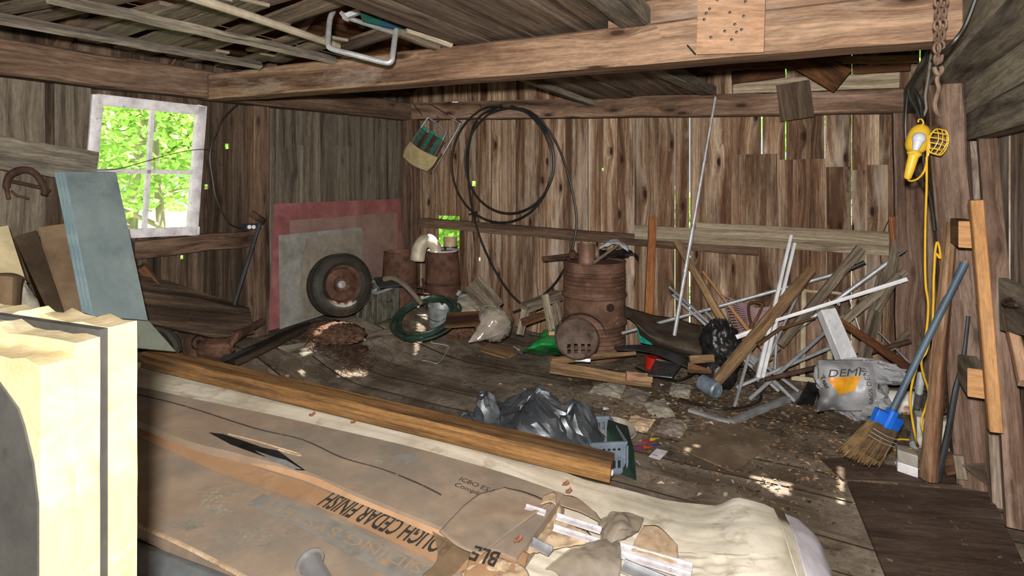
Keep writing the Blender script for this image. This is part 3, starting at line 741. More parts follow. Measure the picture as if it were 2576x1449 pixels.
f2f = [(150, 1235), (345, 1322), (470, 1381), (600, 1449), (760, 1540), (960, 1660), (1150, 1790)]
cf = root('siding_carton', ST(600, 1300, 0), 'cardboard siding carton printed with upside-down black lettering, in front', 'cardboard box', 'siding cartons')
mb = slabgrid(MB(), [ST(x, y, UPF) for x, y in f2b], [ST(x, y, UPF) for x, y in f2f], .05, 50, 10)
mk('box', mb, CARD, cf)
mb = MB(); e0 = [ST(x, y, UPF + .002) for x, y in f2b]; e1 = [ST(x, y, UPF + .002) for x, y in ((150, 1010), (444, 1150), (634, 1215), (800, 1275), (900, 1318), (1060, 1400), (1170, 1449))]
mb.patch([e0, e1], 4, 40); mk('clean_strip', mb, CARDO, cf)
mb = MB(); mb.patch([[ST(x, y, UPB - .01) + N * -.006 for x, y in fr], [ST(x, y, UPF + .006) + N * .012 for x, y in f2b]], 4, 40); mk('orange_lip', mb, CARDO, cf)
mb = MB(); mb.patch([[ST(x, y, UPF + .003) for x, y in ((660, 1242), (800, 1290), (900, 1335), (1060, 1415), (1120, 1449))], [ST(x, y, UPF + .003) for x, y in ((618, 1268), (760, 1330), (860, 1385), (960, 1440), (1060, 1510))]], 4, 30)
mk('printed_band', mb, BANDM, cf)
def updown(mb, s, xr, yr, xl, yl, xr2, yr2, up, sx, bold=.012):
    """upside-down line of print: baseline from (xr,yr) to (xl,yl), cap tops towards (xr2,yr2)"""
    o = ST(xr, yr, up); e = ST(xl, yl, up) - o; h = ST(xr2, yr2, up) - o; vs, _ = text_mesh(s, bold); w = max(v.x for v in vs)
    n = SN.normalized(); e1_ = e.normalized(); gy = n.cross(e1_)
    return lettering(mb, s, o, e * (1 / w), gy * (h.dot(gy) / .70), bold, lift=.002)
mb = MB(); updown(mb, 'ROUGH CEDAR FINISH', 1150, 1362, 840, 1239, 1122, 1406, UPF + .003, 1, .02); mk('lettering', mb, INK, cf, smooth=False)
mb = MB(); updown(mb, 'SIDING SYSTEM', 1075, 1424, 690, 1262, 1057, 1449, UPF + .004, 1, 0); mk('band_lettering', mb, INKO, cf, smooth=False)
mb = MB(); a = [ST(x, y, UPF + .006) for x, y in ((340, 1318), (470, 1377), (600, 1445), (760, 1535))]
c = catmull_n(a, 60)
for i in range(60): mb.tube([c[i], c[i] + (c[i + 1] - c[i]) * .7], .009, 6)
mk('corrugated_edge', mb, CARDT, cf)
mb = MB(); rr = random.Random(5)
for (cx, cy, sx, sy, nn) in ((540, 1245, 50, 20, 60), (545, 1285, 45, 15, 50), (480, 1320, 40, 14, 50), (650, 1350, 70, 25, 60), (950, 1160, 20, 8, 20), (1120, 1300, 25, 8, 20)):
    for k in range(nn):
        p = ST(cx + rr.gauss(0, sx * .5), cy + rr.gauss(0, sy * .6), UPF + .004 if cy > 1200 else UPB + .004); s = rr.uniform(.004, .012); t = rr.random() * 6.3; a = V((math.cos(t), math.sin(t), 0)) * s; b_ = V((-math.sin(t), math.cos(t), 0)) * s * .5
        i = len(mb.v); mb.v += [p - a - b_, p + a - b_ + Z * s * .3, p + a + b_, p - a + b_ + Z * s * .3]; mb.face((i, i + 1, i + 2, i + 3))
q = one('paper_flakes', mb, GREYC, 'grey flaked paper and grit scattered on the cardboard cartons', 'debris', kind='stuff')

# torn end of the cartons: crumpled board, tape and white siding
te = [((1200, 1290), (1260, 1250), (1330, 1262), (1300, 1330), (1230, 1340)),]
def crumpled(name, px_, up, mat, label, cat, amp=.02, fr=7., sd=0., nu=26, nv=26, solid=.004, group=None, plane=ST):
    rows = [[plane(x, y, up + (z if len(t) > 2 else 0)) for t in r for (x, y, z) in [tuple(t) + (0,) * (3 - len(t))]] for r in px_]
    mb = MB().patch(rows, nu, nv, amp, fr, sd, True)
    return one(name, mb, mat, label, cat, group, solid=solid, ang=80)
crumpled('cardboard_flap', [[(1105, 1335), (1190, 1250), (1270, 1225)], [(1150, 1370), (1230, 1300), (1330, 1240)], [(1210, 1395), (1290, 1330), (1390, 1262)]], .125, CARD, 'crumpled cardboard flap at the torn end of the far carton', 'cardboard', .008, 5, 2)
crumpled('torn_cardboard_layer', [[(1240, 1340), (1300, 1285), (1400, 1250)], [(1280, 1370), (1350, 1330), (1430, 1300)], [(1260, 1400), (1380, 1370), (1500, 1350)]], .10, CARDT, 'ragged torn cardboard layers beside the white siding ends', 'cardboard', .03, 9, 4)
crumpled('cardboard_strip', [[(1365, 1248), (1390, 1238), (1400, 1242)], [(1360, 1268), (1385, 1262), (1398, 1270)]], .15, CARDT, 'small upright corrugated cardboard strip by the white siding tip', 'cardboard', .004, 9, 5, 8, 8)
crumpled('packing_tape', [[(1085, 1325), (1130, 1320), (1200, 1345)], [(1100, 1400), (1150, 1370), (1215, 1365)], [(1060, 1449), (1130, 1449), (1180, 1400)]], .092, TAPE, 'brown clear packing tape stuck over the lettering on the carton', 'tape', .006, 8, 7, solid=.001)
crumpled('lettered_flap', [[(1190, 1360), (1230, 1362), (1330, 1392)], [(1180, 1405), (1240, 1410), (1320, 1425)], [(1160, 1470), (1220, 1475), (1300, 1490)]], .105, CARDO, 'cardboard flap with part of an upside-down printed word', 'cardboard', .004, 8, 8)
mb = MB(); updown(mb, 'BLE', 1262, 1393, 1196, 1374, 1245, 1428, .122, 1, .02); one('flap_lettering', mb, INK, 'black printed letters on the small cardboard flap', 'lettering', smooth=False)
crumpled('torn_cardboard_layer', [[(1160, 1430), (1230, 1400), (1300, 1410)], [(1180, 1470), (1250, 1440), (1330, 1440)], [(1190, 1520), (1260, 1490), (1340, 1480)]], .115, CARDT, 'torn cardboard pulp at the bottom edge beside clear tape', 'cardboard', .02, 10, 9)
crumpled('plastic_wrap', [[(1370, 1425, .0), (1450, 1370, .05), (1560, 1350, .02)], [(1400, 1440), (1470, 1400, .06), (1565, 1400, .04)], [(1420, 1480), (1480, 1460, .02), (1560, 1470)]], .10, CLEAR, 'clear plastic wrap bunched over the carton end', 'plastic wrap', .02, 7, 11, solid=.0015)
crumpled('plastic_wrap', [[(1500, 1310), (1550, 1280, .06), (1620, 1300, .03)], [(1510, 1340), (1560, 1320, .08), (1610, 1335, .03)], [(1490, 1370), (1560, 1360, .03), (1610, 1345)]], .11, CLEAR, 'shiny clear plastic wrap over the siding near the cream tarp', 'plastic wrap', .02, 7, 13, solid=.0015)
crumpled('cardboard_flap', [[(1620, 1320), (1660, 1325), (1705, 1370)], [(1590, 1375), (1640, 1380), (1705, 1405)], [(1600, 1385), (1650, 1400), (1690, 1415)]], .12, CARDT, 'brown cardboard scrap lying across the siding on the cream tarp', 'cardboard', .008, 6, 15)
crumpled('cardboard_flap', [[(1400, 1245), (1450, 1250), (1500, 1290)], [(1410, 1270), (1470, 1290), (1520, 1320)]], .11, CARD, 'dusty cardboard flap behind the white siding strips', 'cardboard', .006, 6, 16, 12, 12)
sid = (((1322, 1278), (1372, 1294), 10, .12, 'short white siding tip poking from the torn cardboard'), ((1400, 1302), (1512, 1338), 13, .115, 'long bright white siding strip under the clear wrap'), ((1392, 1330), (1510, 1368), 11, .10, 'pale grey siding strip below the bright white one'),
       ((1285, 1342), (1385, 1390), 22, .095, 'flat grey siding piece among the torn cardboard'), ((1560, 1378), (1742, 1430), 14, .11, 'upper white grooved siding strip at the bottom edge'), ((1562, 1398), (1738, 1452), 14, .10, 'middle white grooved siding strip at the bottom edge'), ((1566, 1425), (1720, 1490), 34, .09, 'wide white siding panel lowest at the bottom edge'))
for a, c, n, up, lab in sid:
    mb = MB(); p, q = ST(a[0], a[1], up), ST(c[0], c[1], up); w = n / FP * p.y * 1.2; mb.bar(p, q, w, .006, up=SN); e = (q - p).normalized(); g = Z.cross(e)
    mb.bar(p + g * w * .42 + Z * .008, q + g * w * .42 + Z * .008, w * .16, .014, up=SN)
    one('siding_strip', mb, ALU if n > 20 else WHITEP, lab, 'siding', 'white siding strips')

# cream tarp under everything
tr = [[(338, 907, .0), (420, 925, .0), (700, 985, .0), (1100, 1090, .0), (1420, 1188, .0), (1560, 1226, .0), (1700, 1258, -.01), (1800, 1268, .02), (1860, 1250, .10), (1940, 1272, .09), (1968, 1290, .05)],
      [(310, 938, .0), (420, 964, .005), (700, 1020, .01), (1100, 1120, .01), (1420, 1235, .01), (1560, 1280, .02), (1700, 1320, .03), (1790, 1330, .07), (1870, 1320, .13), (1950, 1330, .12), (1990, 1340, .06)],
      [(260, 1015, .0), (380, 1050, .0), (700, 1130, .0), (1100, 1250, .0), (1420, 1350, .0), (1560, 1390, .02), (1690, 1400, .03), (1780, 1410, .06), (1870, 1410, .12), (1960, 1405, .10), (2006, 1400, .04)],
      [(200, 1080, .0), (345, 1150, .0), (700, 1260, .0), (1100, 1400, .0), (1420, 1520, .0), (1560, 1530, .02), (1690, 1530, .03), (1790, 1530, .05), (1880, 1520, .08), (1970, 1500, .06), (2030, 1490, .0)]]
mb = MB().patch([[ST(x, y, z + .012) for x, y, z in r] for r in tr], 40, 150, .010, 5., 3, True, fn=lambda p, s, t: p + Z * (.02 * max(0, crumple(p * 9, True)) * (1 if t > .62 else .04)))
tp = root('tarp', ST(1500, 1300, 0), 'cream woven tarp spread under the cartons and timber, bunched at its right end', 'tarp')
mk('sheet', mb, TARP, tp, solid=.002, ang=80)
mb = MB().patch([[ST(x, y, z + .025) for x, y, z in ((1945, 1274, .07), (1972, 1340, .115), (1990, 1400, .095), (2012, 1470, .04))], [ST(x, y, z + .025) for x, y, z in ((1970, 1288, .05), (1998, 1345, .085), (2016, 1405, .06), (2040, 1475, .0))]], 4, 20, .003, 6)
mk('hem', mb, TARP, tp, solid=.002)
crumpled('plastic_sheet', [[(1972, 1288, .05), (1995, 1345, .08), (2014, 1405, .06), (2036, 1500, .0)], [(2010, 1308, .03), (2045, 1350, .05), (2068, 1410, .03), (2095, 1500, -.0)], [(2022, 1325, -.02), (2062, 1365, -.02), (2088, 1420, -.03), (2115, 1500, -.03)]], .03, nm('grey_milky_plastic', [(.3, '#9d98a0'), (.6, '#c9c5cc')], 5, .35, spec=.5, bump=.3, stretch=(1, 1, 1)), 'greyish milky plastic sheet at the right end of the cream tarp', 'plastic sheet', .006, 6, 21, solid=.002)
# big timber on the tarp
pa, pb = ST(352, 926, .024), ST(1530, 1217, .024); d = (pb - pa).normalized()
OT = wood('orange_stained_timber', '#2a1c12', '#785938', '#ab8050', gx=.6, gy=16, stain=.6, staincol='#57473a', var=.02, knots=.2, fine=.4, pale='#96703f')
mb = MB(); sd = N; mb.bar(pa + N * .06 + Z * .056, pb + N * .06 + Z * .056, .12, .112, up=Z, seg=20, jit=.0012, ch=.06)
bt = root('timber', (pa + pb) / 2, 'long square orange-brown timber lying on the cream tarp', 'timber')
mk('beam', mb, OT, bt)
mb = MB(); mb.lathe([(1e-4, .008), (.012, .006), (.017, 0), (.0171, -.004)], pb + d * .004 + Z * .035 + N * .05, d, 14); mk('white_knob', mb, WHITEP, bt)
# steel tube and chrome cap
pa, pb = P(352, 1414, 2.24), P(640, 1530, 1.95); mb = MB(); mb.tube([pa + (pa - pb).normalized() * .3, pb], .058, 24)
one('steel_tube', mb, nm('polished_grey_steel', [(.3, '#5d6166'), (.6, '#85898e')], 5, .36, .3, bump=.05), 'dark polished steel tube lying along the front of the lettered carton', 'pipe')
mb = MB(); o = P(778, 1412, 2.1); ax = V((.62, -.74, -.12)).normalized()
mb.lathe([(1e-4, .0), (.048, .0), (.052, .003), (.052, .008), (.042, .011), (.036, .02), (.036, .16)], o, ax, 28)
one('chrome_pipe_end', mb, CHROME, 'chromed pipe end cap resting on the lettered carton', 'pipe')
mb = MB(); mb.lathe([(1e-4, 0), (.03, .002), (.045, .008), (.05, .02)], P(742, 1442, 2.19), V((.2, -.8, .5)), 16); one('wood_disc', mb, PLY, 'curled piece of tan wood beside the chrome pipe end', 'wood scrap')

# ---------- dark bag and crate behind the timber
mb = MB(); K = V((.635, 3.20, 0)); e1 = V((-.1, .995, 0)).normalized(); e2 = V((-e1.y, e1.x, 0)); H = .165
cr_ = root('milk_crate', K + e1 * .17 + e2 * .1, 'grey-blue plastic crate behind the end of the orange timber', 'crate')
CRATEM = nm('grey_blue_plastic', [(.3, '#4b5560'), (.6, '#687380')], 6, .55, second=('#8a8c8c', 20, .6, .7, .4), bump=.1)
def ck(a, c, z): return K + e1 * a + e2 * c + Z * z
mb = MB()
for a, c in (((0, 0), (.34, 0)), ((.34, 0), (.34, .2)), ((.34, .2), (0, .2)), ((0, .2), (0, 0))):
    for z, h in ((H, .035), (.02, .03), (H * .55, .02)): mb.bar(ck(*a, z), ck(*c, z), .014, h, up=Z)
    n = 7
    for i in range(n + 1): t = i / n; p = (a[0] + (c[0] - a[0]) * t, a[1] + (c[1] - a[1]) * t); mb.bar(ck(*p, .01), ck(*p, H), .012, .02 if 0 < i < n else .04, up=e1 if a[0] == c[0] else e2)
mk('sides', mb, CRATEM, cr_)
mb = MB(); mb.box(ck(.17, .1, .012), e1 * .33, e2 * .19, Z * .008); mk('base', mb, CRATEM, cr_)
mb = MB(); mb.bar(ck(.02, -.001, H * .5), ck(.02, -.001, H * .5) + e2 * .1, .02, .02); mb.bar(ck(-.004, .02, .11), ck(-.004, .15, .11), .006, .05, up=Z); mk('label_plate', mb, CRATEM, cr_)
mb = MB(); rr = random.Random(17)
def crumple_bag(c, x, y, z, nu, nv, sd, jit, flat=.012, pull=()):
    """bag of thin plastic: many flat creased facets"""
    c = V(c); base = len(mb.v)
    for j in range(nv + 1):
        for i in range(nu):
            th = math.pi * (j + (rr.uniform(-.35, .35) if 0 < j < nv else 0)) / nv; ph = 2 * math.pi * (i + rr.uniform(-.35, .35)) / nu
            q = V((math.sin(th) * math.cos(ph), math.sin(th) * math.sin(ph), math.cos(th)))
            k = 1 + .22 * noise.noise(q * 2.2 + V((sd, 0, 0))) + rr.uniform(-jit, jit)
            p = c + V(x) * q.x * k + V(y) * q.y * k + V(z) * q.z * k
            for (t, r, h) in pull:
                e = max(0, 1 - (V((p.x, p.y, 0)) - V((t.x, t.y, 0))).length / r); p = p + Z * h * e * e * (1 if q.z > 0 else 0)
            if p.z < flat: p.z = flat
            mb.v.append(p)
    for j in range(nv):
        for i in range(nu):
            i2 = (i + 1) % nu; a, b = base + j * nu, base + (j + 1) * nu
            mb.face((a + i, b + i, b + i2), [(0, 0)] * 3); mb.face((a + i, b + i2, a + i2), [(0, 0)] * 3)
crumple_bag(P(1345, 1110, 3.48), U * .35, N * .20, Z * .20, 46, 24, 2.3, .055, .012, ((P(1362, 980, 3.5), .35, .12), (P(1460, 1000, 3.5), .2, .06)))
crumple_bag(P(1225, 1050, 3.5), U * .085, N * .08, Z * .15, 16, 12, 7, .12); crumple_bag(P(1180, 1080, 3.5), U * .12, N * .08, Z * .09, 16, 10, 9, .14); crumple_bag(P(1450, 1100, 3.38), U * .15, N * .12, Z * .19, 26, 16, 5, .09)
one('trash_bag', mb, BLKP, 'crumpled shiny black plastic bag slumped behind the orange timber', 'bag', ang=22)
g = root('green_bin', P(1590, 1200, 3.3), 'dark green bin wedged behind the grey crate', 'bin')
DKG = nm('dark_green_plastic', [(.3, '#0f1c16'), (.6, '#1d3127')], 6, .5)
mb = MB(); p0 = FL(1602, 1210); hexa(mb, [p0 + V((-.14, .12, .0)), p0, p0 + Z * .16 + V((-.01, .04, 0)), p0 + V((-.13, .2, .19))], [p0 + V((-.1, .32, 0)), p0 + V((.02, .26, 0)), p0 + V((.01, .3, .17)), p0 + V((-.1, .34, .19))]); mk('body', mb, DKG, g)
mb = MB(); mb.tube([p0 + V((.012, .05, .08)), p0 + V((.03, .06, .06)), p0 + V((.03, .08, .05))], .006, 6); mk('handle', mb, GALV, g)
mb = MB(); mb.lathe([(1e-4, .012), (.09, .0), (.115, .03), (.12, .035), (.112, .04), (.09, .012)], FL(1550, 1090, .06), V((.1, -.2, 1)), 28); one('plastic_dish', mb, CLEAR, 'shallow clear plastic dish between the black bag and the crate', 'dish')
# ---------- outdoors: trees and bushes seen through the window and the gaps
def tree(name, base, h, cr_, nl, lab, cat, lean=(0, 0), limbs=7, sd=1, r0=.13, grp=None, low=.2, ls=.1):
    rr = random.Random(sd); base = V(base); rt = root(name, base, lab, cat, grp)
    top = base + V((lean[0], lean[1], h)); mb = MB(); tr_ = catmull([base, base.lerp(top, .4) + V((rr.uniform(-.2, .2), rr.uniform(-.2, .2), 0)), top], 6)
    mb.tube(tr_, [r0 * (1 - .75 * i / (len(tr_) - 1)) for i in range(len(tr_))], 8); tips = list(tr_[6:])
    for i in range(limbs):
        s_ = tr_[rr.randint(3, len(tr_) - 2)]; a = rr.random() * 6.3; L = cr_ * rr.uniform(.6, 1.1); e = s_ + V((math.cos(a) * L, math.sin(a) * L, rr.uniform(-.1, .6) * L))
        q = catmull([s_, s_.lerp(e, .5) + Z * rr.uniform(-.1, .25), e], 4); mb.tube(q, [r0 * .5 * (1 - .7 * k / len(q)) for k in range(len(q))], 6); tips += q[2:]
    mk('trunk', mb, BARKD, rt); mb = MB()
    for i in range(nl):
        c = rr.choice(tips) + V((rr.gauss(0, .35), rr.gauss(0, .35), rr.gauss(0, .3))) * cr_ * .45
        if c.z < base.z + low * h: c.z = base.z + h * (low + rr.random() * .5)
        s = ls * rr.uniform(.6, 1.3); a = V((rr.gauss(0, 1), rr.gauss(0, 1), rr.gauss(0, .5))).normalized(); b_ = a.orthogonal().normalized(); t = rr.random() * 6.3; b_ = b_ * math.cos(t) + a.cross(b_) * math.sin(t)
        k = len(mb.v); mb.v += [c - a * s, c + b_ * s * .55, c + a * s, c - b_ * s * .55]; mb.face((k, k + 1, k + 2, k + 3))
    mk('leaves', mb, LEAF, rt, smooth=False); rt.children[-1]['kind'] = 'stuff'
def out(x, d, z=-.25): p = P(x, YH, d); p.z = z; return p
TG = 'trees beyond the window'
tree('leafy_tree', out(300, 9.5), 6., 2.2, 4000, 'leafy tree with pale leaning trunk filling the left window panes', 'tree', (.9, .3), 9, 3, .12, TG, .22, .075)
tree('leafy_tree', out(420, 8.0), 5., 1.9, 3000, 'leafy tree with forked pale limbs in the upper right window pane', 'tree', (-.6, .4), 9, 8, .08, TG, .28, .07)
tree('leafy_tree', out(330, 15), 9, 3.4, 5000, 'taller sunlit tree standing behind, seen between the nearer trunks through the window', 'tree', (.3, .2), 10, 12, .14, TG, .12, .13)
tree('leafy_tree', out(480, 17), 9, 3.4, 5000, 'far sunlit tree seen at the right edge of the window', 'tree', (.2, .2), 10, 15, .14, TG, .1, .13)
tree('leafy_tree', out(230, 19), 10, 3.6, 5000, 'far sunlit tree seen at the left edge of the window', 'tree', (.2, .2), 10, 19, .14, TG, .1, .14)
tree('leafy_shrub', out(455, 6.6), 1.15, .55, 420, 'low bright green shrub in the lower right window pane', 'shrub', (0, 0), 6, 22, .02, None, .4, .10)
tree('leafy_shrub', hit(1128, 585, C0 + N * 3.6, N) * 1 - Z * 1.6, 2.6, 1.1, 3000, 'sunlit green bush seen through the missing board of the back wall', 'shrub', (0, 0), 9, 27, .03, None, .1, .10)
for i, (x, d, sd) in enumerate(((1500, 9.5, 31), (1950, 8.5, 35), (2300, 8, 37))):
    tree('leafy_shrub', out(x, d), 4.5, 1.7, 1800, ('tall green bush behind the back wall, behind the oil drum', 'tall green bush behind the back wall, showing through the gaps above the rake', 'tall green bush behind the right end of the back wall')[i], 'shrub', (0, 0), 9, sd, .04, 'bushes behind the back wall', .1, .12)

# ---------- left wall: things hung on it or leaning on it
one('foam_board', MB(), BLUEF, '', '') if 0 else None
fq = [(163, 432, 3.62), (292, 433, 3.80), (372, 806, 3.36), (236, 795, 3.18)]; bq = [(135, 432, 3.68), (262, 431, 3.88), (345, 800, 3.45), (205, 785, 3.24)]
for i in range(3):
    t0, t1 = i / 3, (i + .94) / 3; f4 = [P(*a).lerp(P(*c), t0) for a, c in zip(fq, bq)]; b4 = [P(*a).lerp(P(*c), t1) for a, c in zip(fq, bq)]
    r_ = root('foam_board', f4[3].lerp(f4[2], .5), ('front pale blue foam board leaning below the window', 'middle pale blue foam board of the three leaning below the window', 'rear pale blue foam board of the three leaning below the window')[i], 'foam board', 'blue foam boards leaning by the window')
    sh = [b4[k] + (f4[k] - b4[k]) * .96 for k in range(4)]; mb = hexa(MB(), sh, b4); mk('board', mb, BLUEE, r_, bevel=.002)
    mb = hexa(MB(), f4, sh); mk('face_skin', mb, BLUEF, r_)
def slab(name, pts, th, mat, lab, cat, grp=None, ext=0, **k):
    q = [P(*p) for p in pts]
    if ext:                                   # runs on down to the floor
        for a, c in ((1, 2), (0, 3)):
            d = q[c] - q[a]; q[c] = q[a] + d * ((q[a].z - ext) / -d.z)
    return one(name, plate(MB(), q, th), mat, lab, cat, grp, **k)
slab('hardboard_sheet', [(34, 595, 3.35), (92, 579, 3.42), (150, 800, 3.3), (128, 800, 3.24)], .008, HARD, 'brown hardboard sheet leaning between the cream board and wider brown sheet', 'board', ext=.2)
slab('hardboard_sheet', [(97, 572, 3.5), (180, 560, 3.6), (222, 800, 3.42), (138, 800, 3.36)], .01, HARD, 'wide brown hardboard sheet leaning against the blue foam boards', 'board', ext=.22)
slab('cream_board', [(-60, 582, 3.0), (20, 567, 3.1), (92, 790, 3.02), (-60, 790, 2.92)], .03, CREAMB, 'cream stained thick board at the far left edge', 'board', ext=.15)
mb = MB().patch([[P(-30, 690, 2.75), P(30, 688, 2.8), P(66, 700, 2.9)], [P(-30, 730, 2.73), P(30, 735, 2.75), P(52, 735, 2.85)], [P(-30, 1050, 2.7), P(10, 1050, 2.72), P(30, 1050, 2.75)]], 10, 10, .004); one('curved_board', mb, HARD, 'curved brown panel at the left edge above the foam panels', 'board', solid=.012)
mb = MB().patch([[P(52, 705, 2.98), P(66, 712, 3.0), P(82, 730, 3.02)], [P(46, 740, 2.93), P(72, 745, 2.95), P(100, 762, 3.0)], [P(40, 850, 2.9), P(80, 860, 2.92), P(125, 860, 2.95)]], 18, 18, .012, 12, 2, True); one('rag', mb, GREYC, 'pale cloth rag hanging beside the cream board', 'cloth', solid=.003)
mb = MB(); q = [(22, 500), (16, 470), (24, 442), (50, 428), (78, 430), (100, 450), (112, 478), (110, 492)]
mb.tube([LW(x, y, .16) for x, y in q], [.012, .02, .022, .02, .02, .022, .02, .016], 8, smooth=5); h_ = root('ice_tongs', LW(60, 480, .16), 'rusty curved iron tongs hanging on the grey hewn rail', 'tongs'); mk('curved_arm', mb, RUSTD, h_)
mb = MB(); mb.tube([LW(x, y, .15) for x, y in ((25, 455), (60, 462), (95, 470), (125, 480))], .012, 6); mb.tube([LW(x, y, .15) for x, y in ((28, 480), (42, 492), (62, 496), (72, 500))], .008, 6); mk('spike', mb, RUSTD, h_)
mb = MB(); mb.tube([LW(*p, .135) for p in ((705, 265), (660, 266), (610, 262), (595, 265), (560, 300), (545, 335), (533, 365), (528, 400), (535, 450), (545, 500), (575, 560), (612, 575))], .006, 6, smooth=6); one('electric_cable', mb, HOSEB, 'black cable running down from the cross beam to the outlet', 'cable')
mb = MB(); mb.tube([LW(*p, .1) for p in ((240, 428), (300, 424), (370, 405), (430, 388), (500, 376), (540, 382), (552, 410), (572, 425), (580, 444))], .003, 5, smooth=6); one('wire', mb, RUSTD, 'thin rusty wire strung across the middle of the window', 'wire')
r_ = root('electric_outlet', LW(632, 571, .09), 'double electric outlet in a metal box on the left wall rail', 'outlet')
mb = MB(); mb.bar(LW(612, 572, .10), LW(650, 569, .10), .055, .07, up=U); mk('box', mb, STEEL, r_)
mb = MB()
for x in (627, 638): mb = MB(); mb.lathe([(1e-4, .006), (.017, .005), (.018, 0)], LW(x, 571, .136), U, 16); mk('receptacle', mb, WHITEP, r_)
r_ = root('iron_rod', P(568, 832, 4.75), 'long iron rod with a T-shaped top leaning on the left wall', 'rod'); mb = MB(); mb.tube([P(655, 556, 4.85), P(568, 832, 4.7)], .016, 8); mk('shaft', mb, STEEL, r_)
mb = MB(); mb.bar(P(632, 536, 4.86), P(664, 558, 4.84), .03, .05); mk('cross_head', mb, RUSTD, r_)
mb = plate(MB(), [LW(335, 690, .2), LW(420, 705, .18), LW(628, 775, .16), LW(640, 840, .3), LW(540, 850, .36), LW(345, 805, .3)], .03); one('wide_plank', mb, WL, 'wide dark plank leaning on edge along the foot of the left wall', 'plank')
one('stick', stick(352, 672, 4.1, 458, 780, 4.35, 20, 14, seg=8, jit=.006), BROWNW, 'rough dark stick slanting down in front of the wide plank', 'stick')
slab('glass_sheet', [(300, 780, 3.4), (368, 800, 3.5), (442, 884, 3.6), (345, 875, 3.4), (300, 860, 3.3)], .006, nm('dusty_glass', [(.3, '#5c6158'), (.6, '#7a8074')], 5, .35, bump=.05), 'dusty greenish glass sheet leaning beside the foot of the blue board', 'glass')
# rusty machine by the left wall
g = root('rusty_machine', P(500, 885, 4.5), 'rusted iron pulley and gear mechanism on the floor by the left wall', 'machine'); o = P(495, 862, 4.45); ax = V((.75, -.62, .2)).normalized()
mb = MB(); mb.lathe([(.055, -.03), (.095, -.03), (.105, -.034), (.105, -.024), (.088, -.012), (.088, .012), (.105, .024), (.105, .034), (.095, .03), (.055, .03)], o, ax, 32, close=True); mb.lathe([(.02, -.04), (.045, -.04), (.045, .04), (.02, .04)], o, ax, 16, close=True)
mb.tube([o + ax.cross(Z) * .04, o + ax.cross(Z) * .07], .02, 6); mb.tube([o - ax.cross(Z) * .04, o - ax.cross(Z) * .07], .02, 6); mk('pulley_wheel', mb, RUSTD, g)
mb = MB(); o2 = P(560, 832, 4.6); base = len(mb.v)
mb.lathe([(.05, -.02), (.11, -.02), (.11, .02), (.05, .02)], o2, (ax + Z * .3).normalized(), 36, close=True); a_ = (ax + Z * .3).normalized(); e_ = a_.orthogonal().normalized(); f_ = a_.cross(e_)
for k in range(22): t = k / 22 * 6.283; dd = e_ * math.cos(t) + f_ * math.sin(t); mb.box(o2 + dd * .115, dd * .02, a_.cross(dd) * .014, a_ * .04)
mk('gear', mb, RUSTD, g)
mb = MB(); mb.tube([P(585, 850, 4.55), P(625, 828, 4.75), P(662, 808, 4.95)], [.05, .035, .03], 10); mb.tube([P(600, 835, 4.7), P(560, 860, 4.5), P(510, 872, 4.4)], .03, 8); mk('shaft', mb, RUSTD, g)
mb = MB(); mb.tube([P(x, y, 4.25) for x, y in ((395, 826), (420, 835), (440, 860), (448, 885))], .035, 8, smooth=4); mk('curved_guard', mb, RUBBER, g)
mb = MB(); mb.bar(P(598, 838, 4.5), P(560, 908, 4.35), .03, .02); mb.blob(P(540, 880, 4.45), U * .14, N * .1, Z * .08, 24, 16, .3, 8, 3, True); mk('arm', mb, RUST, g)
one('dark_plank', stick(575, 912, 4.25, 775, 820, 5.1, 44, 30, .5, seg=8, jit=.006, up=Z), wood('rotten_wood', '#120d09', '#2a2019', '#40342a', gx=.8, gy=8), 'blackened rotten plank on the floor running from the machine towards the tire', 'plank')
one('iron_bar', stick(560, 905, 4.2, 640, 880, 4.5, 14, seg=2), STEEL, 'short dark iron bar beside the blackened plank', 'bar')
# red framed panel and grey sheet
q = [LW(690, 513, .05), LW(1007, 500, .05), LW(1012, 735, .17), LW(678, 832, .22)]; g = root('framed_board', q[3].lerp(q[2], .5), 'faded red bordered wooden panel leaning against the left wall', 'panel')
def bl(q, s, t): return q[0].lerp(q[1], s).lerp(q[3].lerp(q[2], s), t)
mk('panel', plate(MB(), q, .015), PINKB, g); nrm = (q[1] - q[0]).cross(q[3] - q[0]).normalized(); nrm = nrm if nrm.dot(q[0] - CAM) < 0 else -nrm
for (a, c, e, f) in ((0, 1, 0, .145), (0, .1, .145, 1), (.965, 1, .145, 1)):
    mk('red_border', plate(MB(), [bl(q, a, e) + nrm * .006, bl(q, c, e) + nrm * .006, bl(q, c, f) + nrm * .006, bl(q, a, f) + nrm * .006], .006), REDP, g)
G = lambda x, y, k=0: hit(x, y, q[0] + nrm * (.03 + k), (nrm + Z * .0).normalized())
one('metal_sheet', plate(MB(), [G(702, 592), G(912, 571), G(914, 760), G(705, 828)], .01), GREYS, 'square grey sheet leaning inside the red bordered panel', 'panel')
one('metal_sheet', plate(MB(), [G(772, 600, .03), G(911, 580, .03), G(912, 760, .05), G(768, 800, .05), G(755, 720, .04)], .008), nm('grey_brown_sheet', [(.3, '#5f594e'), (.6, '#837c6f')], 5, .8), 'browner warped sheet leaning on the grey sheet behind the tire', 'panel')
